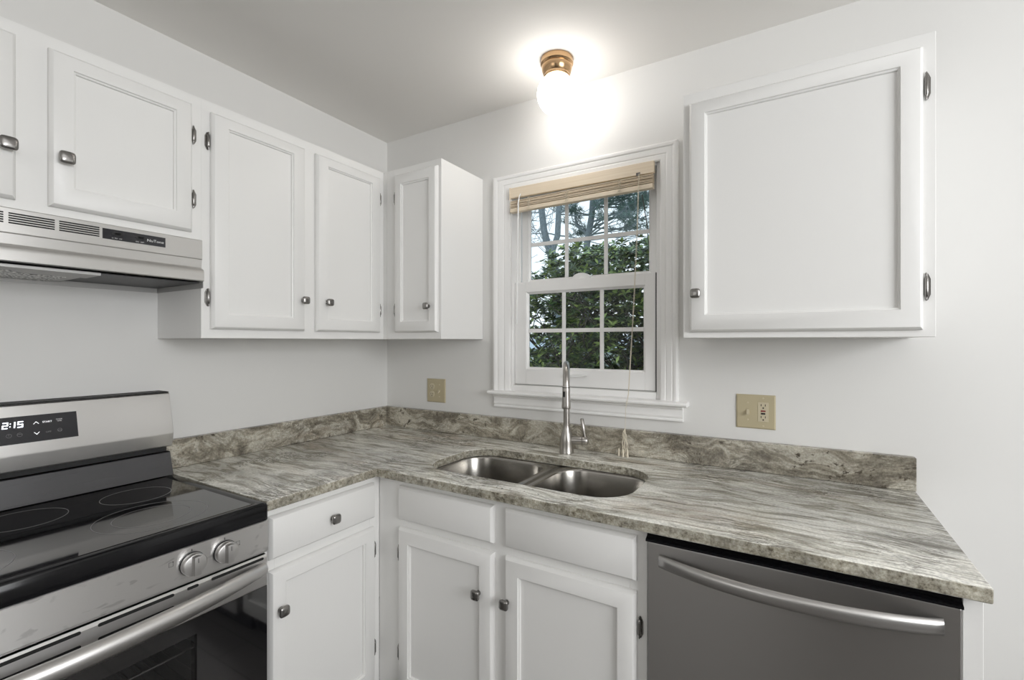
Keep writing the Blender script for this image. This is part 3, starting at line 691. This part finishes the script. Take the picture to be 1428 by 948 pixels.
# oven door
dtop, gtop, dbot = 0.774, 0.688, 0.235
mb = MB(); pr = [(0.622, gtop), (XF-0.001, gtop), (XF, gtop+0.004), (XF, dtop-0.007), (XF-0.005, dtop), (0.622, dtop)]
mb.loft([[(x, y, z) for x, z in pr] for y in (YR0+0.003, YR1-0.003)]); od = mb.build('oven_door', 'steel_y', rg, bevel=0.001)
slots = [(-1.183, -1.052, 0.7655), (-1.236, -1.211, 0.7655), (-1.399, -1.262, 0.7655), (-1.560, -1.425, 0.7655), (-1.625, -1.600, 0.7655), (-1.783, -1.650, 0.7655),
         (-1.236, -1.211, 0.7370), (-1.399, -1.262, 0.7370), (-1.560, -1.425, 0.7370), (-1.625, -1.600, 0.7370)]
mb = MB()
for a, b, z in slots:
    n = 6; r = 0.0034; out = []
    for i in range(n+1): th = -PI/2+PI*i/n; out.append((b-r+r*math.cos(th), z+r*math.sin(th)))
    for i in range(n+1): th = PI/2+PI*i/n; out.append((a+r+r*math.cos(th), z+r*math.sin(th)))
    mb.prism(out, XF-0.004, XF+0.0004, 'x')
mb.build('door_vents', 'dark_gap', od)
wy0, wy1, wz0, wz1 = -1.625, -1.2145, 0.34, 0.648
mb = MB()
mb.box(0.632, XF-0.001, YR0+0.003, wy0, dbot, gtop-0.0005); mb.box(0.632, XF-0.001, wy1, YR1-0.003, dbot, gtop-0.0005)
mb.box(0.632, XF-0.001, wy0, wy1, dbot, wz0); mb.box(0.632, XF-0.001, wy0, wy1, wz1, gtop-0.0005)
mb.build('door_glass', 'black_glass', od)
MB().box(0.650, 0.6605, wy0, wy1, wz0, wz1).build('oven_window', 'oven_glass', od, smooth=False)
MB().box(0.604, 0.659, YR0+0.003, YR1-0.003, 0.06, 0.228).build('storage_drawer', 'steel_y', rg, bevel=0.002)
mb = MB(); x0, x1 = 0.16, 0.60                                  # oven cavity
mb.box(x0, x0+0.01, -1.74, -1.10, 0.27, 0.70); mb.box(x0+0.01, x1, -1.74, -1.73, 0.27, 0.70); mb.box(x0+0.01, x1, -1.11, -1.10, 0.27, 0.70)
mb.box(x0+0.01, x1, -1.73, -1.11, 0.27, 0.28); mb.box(x0+0.01, x1, -1.73, -1.11, 0.69, 0.70)
cav = mb.build('oven_cavity', plain('oven_enamel', (0.36, 0.36, 0.36), 0.35), rg)
mb = MB(); 
for z in (0.58, 0.43):
    mb.tube([(0.595, -1.725, z), (0.595, -1.115, z)], 0.003, 8); mb.tube([(0.20, -1.725, z), (0.20, -1.115, z)], 0.003, 8)
    for k in range(22): y = -1.71+k*0.0275; mb.tube([(0.20, y, z+0.003), (0.595, y, z+0.003)], 0.0015, 6)
mb.build('oven_rack', 'steel_handle', rg)
mb = MB(); rings = []
for i in range(33):
    s_ = i/32; y = (YR0+0.008)+(YR1-0.010-YR0-0.008)*s_; dpt = 0.052*(1-abs(2*s_-1)**1.9); x = XF+0.0005+dpt; hh = 0.0165+0.0055*(1-abs(2*s_-1)**2)
    z = 0.7375
    rings.append([(x-0.002, y, z-hh), (x+0.006, y, z-hh+0.001), (x+0.014, y, z-hh*0.55), (x+0.0165, y, z), (x+0.014, y, z+hh*0.55), (x+0.006, y, z+hh-0.001), (x-0.002, y, z+hh), (x-0.000, y, z)])
mb.loft(rings); mb.build('oven_handle', 'steel_handle', od, angle=1.2)

# ------------------------------------------------------------------ range hood
hd_ = thing('range_hood', (0.15, YC, 1.53), 'stainless under-cabinet range hood with vent slots and a black switch plate', 'range hood')
HX = 0.305
mb = MB(); pr = [(0.290, 1.681), (HX, 1.681), (HX+0.002, 1.679), (HX+0.002, 1.6215), (HX-0.0010, 1.6195), (HX-0.0035, 1.595), (HX-0.001, 1.591), (HX+0.006, 1.589), (HX+0.010, 1.5865), (HX+0.0125, 1.582), (HX+0.0135, 1.575), (HX+0.0135, 1.553), (HX+0.011, 1.5505), (HX+0.004, 1.5505), (HX+0.004, 1.560), (0.290, 1.560)]
mb.loft([[(x, y, z) for x, z in pr] for y in (YR0+0.001, YR1-0.0008)]); fr = mb.build('hood_front', 'steel_hood', hd_, bevel=0.0008)
mb = MB(); mb.box(0.002, 0.289, YR1-0.0025, YR1-0.0008, 1.530, 1.681); mb.box(0.289, HX+0.008, YR1-0.0025, YR1-0.0008, 1.530, 1.5500); mb.box(0.002, HX+0.004, YR0, YR0+0.0008, 1.530, 1.681)
mb.box(0.002, 0.29, YR0+0.001, YR1-0.003, 1.676, 1.681); mb.box(0.002, 0.004, YR0+0.001, YR1-0.003, 1.530, 1.676)
mb.build('hood_shell', 'grey_metal', hd_)
MB().box(0.0045, 0.2895, -1.279, YR1-0.003, 1.546, 1.548).build('underside', 'hood_recess_shade', hd_)  # flat plate; the recess's shade is put into its dark colour
mb = MB(); mb.prism([(0.2895, -1.2795), (0.2895, YR0+0.002), (0.215, YR0+0.002), (0.215, -1.43), (0.165, -1.40), (0.165, -1.315), (0.0045, -1.315), (0.0045, -1.292), (0.185, -1.292), (0.185, -1.2795)], 1.541, 1.548, 'z')
mb.build('lens_plate', 'grey_metal', hd_, smooth=False)
mb = MB(); mb.prism([(0.0045, -1.3155), (0.1645, -1.3155), (0.1645, -1.4005), (0.2145, -1.4305), (0.2145, YR0+0.002), (0.0045, YR0+0.002)], 1.540, 1.547, 'z'); mb.build('grease_filter', 'filter', hd_, smooth=False)
mb = MB()
for a, b in ((-1.366, -1.288), (-1.453, -1.374), (-1.540, -1.461), (-1.628, -1.549)):
    for k in range(5): z = 1.6675-k*0.0057; mb.box(HX+0.0005, HX+0.0023, a, b, z-0.0017, z+0.0017)
mb.build('vent_slots', 'dark_gap', fr)
T = on_left(HX+0.0021, -1.2105, 1.6545)
sw = MB(T).box(-0.0715, 0.0715, -0.0140, 0.0140, 0, 0.0012).build('switch_plate', 'display', hd_)
for x in (-0.040, 0.012):
    mb = MB(T @ Matrix.Translation((x, 0.003, 0.0012))); mb.lathe([(0.010, 0), (0.010, 0.001), (0.0085, 0.0012)], n=24)
    for i in range(len(mb.v)): pass
    mb2 = MB(T @ Matrix.Translation((x, 0.003, 0.0012)) @ Matrix.Diagonal((1.25, 0.62, 1, 1))); mb2.lathe([(0.010, 0), (0.010, 0.001), (0.0085, 0.0012)], n=24)
    r_ = mb2.build('rocker_switch', 'black_matte', sw)
    MB(T @ Matrix.Translation((x, 0.003, 0.0024))).box(-0.006, 0.006, -0.0025, 0.0025, 0, 0.003).build('rocker', 'black_gloss', r_, bevel=0.0008)
def swt(s_, x, y, size, w=1.0): write('switch_lettering', s_, size, T @ Matrix.Translation((x, y, 0.0013)), 'ink_white', sw, sx_=w)
swt('NuTone', 0.047, -0.001, 0.0105, 1.15)
swt('HI  MID  OFF', -0.041, -0.0095, 0.0038, 1.05); swt('ON   OFF', 0.010, -0.0095, 0.0038, 1.2)

# ------------------------------------------------------------------ ceiling light
LX, LY = 1.136, -0.204
cl = thing('ceiling_light', (LX, LY, H), 'small aged brass ceiling light with a bare white globe bulb above the window', 'light')
mb = MB(); mb.lathe([(0.0625, H-0.0005), (0.0630, H-0.003), (0.0630, H-0.020), (0.0600, H-0.024), (0.0570, H-0.026), (0.0590, H-0.030), (0.0580, H-0.040), (0.0530, H-0.054), (0.0490, H-0.060), (0.0495, H-0.066), (0.0460, H-0.070), (0.030, H-0.0705)], (LX, LY, 0), 'z', 48)
mb.build('canopy', 'brass', cl, angle=0.5)
GZ = 2.309; RG = 0.0755; prof = [(0.034, H-0.0708), (0.036, H-0.074)]
for k in range(3, 25):
    a = PI/2-PI*k/24
    if GZ+RG*math.sin(a) < H-0.076: prof.append((max(0.0006, RG*math.cos(a)), GZ+RG*math.sin(a)))
mb = MB(); mb.lathe(prof, (LX, LY, 0), 'z', 48); mb.build('globe_bulb', 'bulb', cl, angle=1.2)

# ------------------------------------------------------------------ outlets
def slot_set(mb, x, y, s_=1.0):
    mb.box(x-0.0065*s_-0.001, x-0.0065*s_+0.001, y-0.001, y+0.006, 0, 0.0006); mb.box(x+0.0065*s_-0.001, x+0.0065*s_+0.001, y-0.001, y+0.006, 0, 0.0006)
    mb.lathe([(0.0024, 0), (0.0024, 0.0006)], (x, y-0.007, 0), n=12)
def plate(name, x, z, w, h, label):
    r_ = thing(name, (x, 0, z-h/2), label, 'wall outlet')
    T = on_back(x, -0.0002, z); mb = MB(T)
    mb.loft([[(sx2*w/2, sy2*h/2, 0) for sx2, sy2 in ((-1, -1), (1, -1), (1, 1), (-1, 1))], [(sx2*w/2, sy2*h/2, 0.003) for sx2, sy2 in ((-1, -1), (1, -1), (1, 1), (-1, 1))],
             [(sx2*(w/2-0.004), sy2*(h/2-0.004), 0.0058) for sx2, sy2 in ((-1, -1), (1, -1), (1, 1), (-1, 1))]])
    p_ = mb.build('wall_plate', 'almond', r_)
    return r_, p_, T
r_, p_, T = plate('outlet_plate', 0.352, 1.115, 0.119, 0.118, 'almond double wall plate with outlet and switch, near the corner under the narrow cabinet')
T1 = T @ Matrix.Translation((-0.024, 0, 0.0058))
for dy_ in (0.0195, -0.0195):
    rc = MB(T1 @ Matrix.Translation((0, dy_, 0))); rc.lathe([(0.0165, 0), (0.0165, 0.0014), (0.0155, 0.0018)], n=28); rcp = rc.build('receptacle', 'almond_light', p_)
    sm = MB(T1 @ Matrix.Translation((0, dy_, 0.0018))); slot_set(sm, 0, 0); sm.build('socket_slots', 'ink_black', rcp)
def toggle(T, p_, mat='almond_light'):
    MB(T).box(-0.0055, 0.0055, -0.012, 0.012, 0, 0.0008).build('toggle_slot', 'almond', p_)
    mb = MB(T); mb.loft([[(-0.0045, -0.006, 0.0008), (0.0045, -0.006, 0.0008), (0.0045, 0.006, 0.0008), (-0.0045, 0.006, 0.0008)], [(-0.0038, -0.013, 0.013), (0.0038, -0.013, 0.013), (0.0038, -0.007, 0.015), (-0.0038, -0.007, 0.015)]])
    mb.build('toggle_switch', mat, p_, bevel=0.0006)
    for dy_ in (0.030, -0.030):
        s_ = MB(T); s_.lathe([(0.0028, 0), (0.0024, 0.0012)], (0, dy_, 0), n=14); s_.build('screw', 'almond_light', p_)
toggle(T @ Matrix.Translation((0.024, 0, 0.0058)), p_)
r_, p_, T = plate('outlet_plate', 1.810, 1.1175, 0.124, 0.118, 'almond double wall plate with toggle switch and red-button outlet, under the right cabinet')
toggle(T @ Matrix.Translation((-0.024, 0.001, 0.0058)), p_)
T1 = T @ Matrix.Translation((0.024, 0, 0.0058))
g = MB(T1).box(-0.0165, 0.0165, -0.0335, 0.0335, 0, 0.0012).build('receptacle', 'almond_light', p_, bevel=0.0004)
sm = MB(T1 @ Matrix.Translation((0, 0, 0.0012))); slot_set(sm, 0, 0.0215); sm.build('socket_slots', 'ink_black', g)
sm = MB(T1 @ Matrix.Translation((0, 0, 0.0012))); slot_set(sm, 0, -0.0195); sm.build('socket_slots', 'ink_black', g)
MB(T1 @ Matrix.Translation((0, 0, 0.0012))).box(-0.0075, 0.0075, 0.0015, 0.0062, 0, 0.0015).build('reset_button', 'red', g)
MB(T1 @ Matrix.Translation((0, 0, 0.0012))).box(-0.0065, 0.0065, -0.0078, -0.0025, 0, 0.0015).build('test_button', 'ink_black', g)
for dy_ in (0.048, -0.048):
    s_ = MB(T1); s_.lathe([(0.0028, 0), (0.0024, 0.0012)], (0, dy_, 0), n=14); s_.build('screw', 'almond_light', p_)

# ------------------------------------------------------------------ blind
bl = thing('window_blind', (1.135, -0.01, 1.945), 'raised cream wooden slat blind with cords hanging over the kitchen window', 'blind')
mb = MB(); mb.box(0.8065, 1.461, -0.026, -0.0085, 2.009, 2.055); mb.build('valance', 'blind', bl, bevel=0.002)
MB().box(0.8065, 0.8140, -0.0275, -0.0265, 2.001, 2.056).build('valance_clip', 'blind', bl)
MB().box(0.8100, 1.4580, -0.0080, -0.0042, 2.012, 2.044).build('head_rail', 'grey_metal', bl)
mb = MB(); n = 6
for k in range(n):
    f_ = k/(n-1)
    zl, zr = 1.9640+0.0270*f_, 1.9715+0.0290*f_
    jl = random.uniform(-0.003, 0.003)
    y0, y1 = -0.030+jl, -0.0055
    mb.loft([[(x, y0, z), (x, (y0+y1)/2, z+0.0008), (x, y1, z), (x, y1, z+0.0026), (x, (y0+y1)/2, z+0.0034), (x, y0, z+0.0026)] for x, z in ((0.812, zl), (1.458, zr))])
mb.build('slat_stack', 'blind', bl)
mb = MB(); mb.loft([[(x, -0.031, z), (x, -0.0055, z), (x, -0.0055, z+0.018), (x, -0.031, z+0.018)] for x, z in ((0.812, 1.9430), (1.458, 1.9500))])
mb.build('bottom_rail', 'blind', bl, bevel=0.002)
for x in (0.908, 1.093, 1.322):                                   # gathered ladder cords
    mb = MB(); random.seed(int(x*100))
    for q in range(3):
        pts = []
        for k in range(16):
            t_ = k/15; pts.append((x+0.008*math.sin(q*2+k*1.7)*(0.4+t_*0.3)+0.004*q, -0.033-0.004*abs(math.sin(k*1.3+q)), 2.000-0.052*t_))
        mb.tube(pts, 0.0009, 5)
    mb.build('ladder_cord', 'cord', bl)
mb = MB(); mb.tube([(0.868, -0.030, 2.020), (0.866, -0.038, 2.006), (0.862, -0.040, 1.98), (0.852, -0.036, 1.44)], [0.002, 0.0025, 0.0032, 0.0032], 8)
mb.build('tilt_wand', 'white_plastic', bl)
mb = MB(); mb.box(1.392, 1.408, -0.0275, -0.0262, 2.006, 2.018); mb.build('cord_guide', 'hinge', bl)
mb = MB()
for q, dxx in enumerate((0.0, 0.003)):
    pts = [(1.404+dxx, -0.029, 2.012), (1.403+dxx, -0.035, 1.98), (1.398+dxx, -0.036, 1.8), (1.384+dxx, -0.037, 1.5), (1.370+dxx*0.6, -0.0568, 1.16), (1.360, -0.058, 1.10), (1.354, -0.046, 1.02)]
    mb.tube(pts, 0.0009, 6)
mb.build('lift_cord', 'cord', bl)
mb = MB(); random.seed(3)                                          # knotted tassel bundle resting on the counter
for q in range(7):
    a = random.uniform(0, 6.28); w = random.uniform(0.006, 0.017)
    pts = [(1.354, -0.046, 1.022)]
    for k in range(1, 9):
        t_ = k/9; pts.append((1.350+w*math.cos(a)*math.sin(PI*t_*0.5+0.2)+0.002*math.sin(k*2+q), -0.048+0.5*w*math.sin(a)*t_, 1.022-0.104*t_))
    pts.append((1.350+w*math.cos(a+0.6), -0.050+0.5*w*math.sin(a), 0.9158))
    mb.tube(pts, 0.0012, 6)
mb.build('cord_tangle', 'cord', bl)
for (tx, ty) in ((1.331, -0.052), (1.351, -0.060), (1.366, -0.054)):
    mb = MB(); mb.lathe([(0.0015, 0.944), (0.003, 0.940), (0.0035, 0.927), (0.0048, 0.9165), (0.0042, 0.9148)], (tx, ty, 0), 'z', 14); mb.build('tassel', 'cord', bl)

# ------------------------------------------------------------------ outdoors
GND = -0.35
def limb(mb, p, d, L, r, depth, spread=0.5, kids=3, up=0.15, taper=0.62, seg=5, tips=None, rnd=random, wig=0.12, minr=0.004, n=7):
    pts = [Vector(p)]; dd = Vector(d).normalized(); rs = [r]
    for k in range(seg):
        dd = (dd+Vector((rnd.uniform(-1, 1), rnd.uniform(-1, 1), rnd.uniform(-1, 1)))*wig+Vector((0, 0, up*0.15))).normalized()
        pts.append(pts[-1]+dd*(L/seg)); rs.append(max(minr, r*(1-(1-taper)*(k+1)/seg)))
    mb.tube(pts, rs, n)
    if depth == 0:
        if tips is not None: tips.append((pts[-1], dd))
        return
    for q in range(kids):
        t_ = 1.0 if q == 0 else rnd.uniform(0.35, 0.95); i = min(seg, int(t_*seg))
        ax = Vector((rnd.uniform(-1, 1), rnd.uniform(-1, 1), rnd.uniform(-0.4, 1)*up*2)).normalized()
        nd = (dd*(1-spread*0.5)+ax*spread+Vector((0, 0, up))).normalized()
        limb(mb, pts[i], nd, L*rnd.uniform(0.55, 0.85), rs[i]*(0.85 if q == 0 else 0.6), depth-1, spread, kids, up, taper, seg, tips, rnd, wig, minr, max(4, n-1))
# ground
o = single(MB().box(-60, 40, 0.5, 80, GND-0.2, GND), 'ground', 'grass', (0, 20, GND-0.2), smooth=False); struct(o)
# evergreen shrub
rs_ = random.Random(11)
SY = 2.9
sh = thing('evergreen_shrub', (0.35, SY, GND), 'large broad-leaved evergreen shrub close outside the window', 'shrub')
mb = MB(); tips = []
for k in range(7):
    a = rs_.uniform(-0.5, 0.5)
    limb(mb, (0.30+rs_.uniform(-0.35, 0.5), SY+rs_.uniform(-0.15, 0.3), GND), (rs_.uniform(-0.7, 0.6), rs_.uniform(-0.2, 0.2), 1), 1.25, 0.038, 3, 0.75, 3, 0.12, 0.6, 5, tips, rs_, 0.16, 0.005)
mb.build('shrub_branches', 'bark_dark', sh)
def leaf(mb, p, d, up, L, W):
    d = d.normalized(); s_ = d.cross(up)
    if s_.length < 1e-3: s_ = Vector((1, 0, 0))
    s_ = s_.normalized(); n_ = s_.cross(d)
    a = p; b = p+d*L*0.35-n_*L*0.02; c = p+d*L*0.7-n_*L*0.05; e = p+d*L-n_*L*0.12
    vs = [a, b+s_*W*0.5+n_*W*0.12, b, b-s_*W*0.5+n_*W*0.12, c+s_*W*0.42+n_*W*0.1, c, c-s_*W*0.42+n_*W*0.1, e]
    mb.add(vs, [(0, 2, 1), (0, 3, 2), (1, 2, 5, 4), (2, 3, 6, 5), (4, 5, 7), (5, 6, 7)])
def inside(p):
    # crown outline: rises from left to right
    zt = 2.03 + 0.36*min(1, max(0, (p.x+0.70)/0.5))+0.04*max(0, p.x)-0.22*(SY-p.y)
    zt += 0.12*noise.noise(Vector((p.x*3.1, 0.3, p.y*2)))
    if p.z > zt: return False
    return True
mb = MB(); cnt = 0
while cnt < 6200:
    p = Vector((rs_.uniform(-0.82, 2.2), SY+rs_.uniform(-0.7, 0.7), rs_.uniform(0.75, 2.7)))
    if not inside(p): continue
    # gaps low and on the left edge
    nz = noise.noise(p*2.6)+0.35*noise.noise(p*7)
    lim = 0.22+0.30*max(0, min(1, (p.z-1.0)/0.8))
    if nz > lim: continue
    if p.x < -0.74+0.25*noise.noise(Vector((0, p.z*4, 1))): continue
    cnt += 1
    up = Vector((rs_.uniform(-0.6, 0.6), rs_.uniform(-0.9, 0.3), 1)).normalized()
    nl = rs_.randint(5, 8); a0 = rs_.uniform(0, 6.28)
    ref = up.orthogonal().normalized(); r2 = up.cross(ref)
    for k in range(nl):
        a = a0+2*PI*k/nl; d = (ref*math.cos(a)+r2*math.sin(a))*1.0+up*rs_.uniform(0.05, 0.7)
        leaf(mb, p, d, up, rs_.uniform(0.06, 0.095), rs_.uniform(0.024, 0.034))
mb.build('shrub_leaves', 'leaf', sh, smooth=False, recalc=False)
# bare tree with forked trunk
rt = random.Random(5)
bt = thing('bare_tree', (-4.0, 10, GND), 'leafless tree with a forked grey trunk, left beyond the shrub', 'tree')
mb = MB()
mb.tube([(-3.95, 10, GND), (-4.0, 10, 1.6), (-4.05, 10, 3.3), (-4.15, 10, 3.75), (-4.2, 10, 4.05)], [0.16, 0.13, 0.12, 0.13, 0.13], 12)
f1 = [(-4.25, 10, 4.0), (-4.42, 10, 4.6), (-4.50, 10, 5.2), (-4.40, 10.1, 6.0), (-4.55, 10, 7.2), (-4.6, 10, 8.5)]
f2 = [(-4.13, 10, 4.0), (-3.98, 10, 4.4), (-3.95, 10, 5.0), (-3.88, 10, 5.8), (-3.6, 10, 7.0), (-3.4, 10, 8.4)]
mb.tube(f1, [0.095, 0.10, 0.095, 0.085, 0.07, 0.05], 10); mb.tube(f2, [0.085, 0.085, 0.08, 0.075, 0.06, 0.04], 10)
for k in range(18):
    base = Vector(rt.choice(f1[1:]+f2[1:]+[(-4.1, 10, 3.4), (-4.0, 10, 2.6)]))
    limb(mb, base, (rt.uniform(-1, 1), rt.uniform(-0.4, 0.4), rt.uniform(-0.25, 0.7)), rt.uniform(0.8, 1.6), 0.022, 3, 0.7, 3, 0.08, 0.5, 5, None, rt, 0.16, 0.006, 6)
mb.build('trunk_and_branches', 'bark', bt)
# second trunk carries pine foliage
pt = thing('pine_tree', (-6.5, 18, GND), 'tall pine with blue-green needle boughs behind the shrub', 'tree')
KP = 1.6
def PP(x, y, z): return (1.93+(x-1.93)*KP, -1.78+(y+1.78)*KP, max(GND, 1.36+(z-1.36)*KP) if z > 0 else GND)
mb = MB(); trunk = [PP(-3.35, 10.6, -0.3), PP(-3.36, 10.6, 2.6), PP(-3.33, 10.6, 4.2), PP(-3.18, 10.6, 5.0), PP(-3.12, 10.6, 5.8), PP(-2.95, 10.6, 7.2), PP(-2.8, 10.6, 9)]
mb.tube(trunk, [0.20, 0.17, 0.155, 0.14, 0.13, 0.11, 0.06], 12)
mb.tube([PP(-3.33, 10.6, 4.5), PP(-3.62, 10.5, 4.75), PP(-3.66, 10.5, 5.2), PP(-3.60, 10.5, 6.0)], [0.07, 0.06, 0.055, 0.04], 8)
tips = []
for k in range(46):
    z = rt.uniform(4.3, 7.4); s_ = (z-4)/6; base = Vector(PP(-3.3+0.5*s_, 10.6, z))
    d = Vector((rt.choice((1, 1, 1, 1, -0.4))*rt.uniform(0.5, 1), rt.uniform(-0.7, 0.7), rt.uniform(-0.12, 0.2)))
    limb(mb, base, d, rt.uniform(1.4, 2.6)*(1 if d.x > 0 else 0.4), 0.045, 2, 0.5, 3, 0.02, 0.55, 5, tips, rt, 0.10, 0.007, 6)
mb.build('trunk_and_boughs', 'bark', pt)
mb = MB()
for p, d in tips:
    for c_ in range(7):
        q = p-d*rt.uniform(0, 0.7)+Vector((rt.uniform(-0.16, 0.16), rt.uniform(-0.16, 0.16), rt.uniform(-0.06, 0.10)))
        for k in range(9):
            nd = Vector((rt.uniform(-1, 1), rt.uniform(-1, 1), rt.uniform(-0.5, 1))).normalized(); L_ = rt.uniform(0.14, 0.28)
            s_ = nd.orthogonal().normalized()*0.010
            mb.add([q-s_, q+s_, q+nd*L_+s_*0.4, q+nd*L_-s_*0.4], [(0, 1, 2, 3)])
mb.build('pine_needles', 'needle', pt, smooth=False, recalc=False)
# neighbouring house
hs = thing('neighbor_house', (-10, 22, GND), 'pale blue-grey neighboring house seen low through the shrub', 'house')
mb = MB(); mb.box(-15, -5.4, 20, 26, GND, 1.05)
for k in range(9): z = GND+0.15*k; mb.box(-15.02, -5.38, 19.985, 20.0, z, z+0.13)
mb.build('siding_walls', 'siding', hs, smooth=False)
mb = MB(); mb.prism([(19.5, 1.0), (26.5, 1.0), (23, 1.75)], -15.3, -5.1, 'x'); mb.build('roof', 'roofing', hs, smooth=False)
for x in (-12.6, -10.0, -7.4):
    w_ = MB().box(x-0.5, x+0.5, 19.95, 20.02, 0.0, 0.85).build('house_window', 'trim', hs)
    MB().box(x-0.42, x+0.42, 19.94, 19.96, 0.08, 0.77).build('window_pane', 'black_gloss', w_)
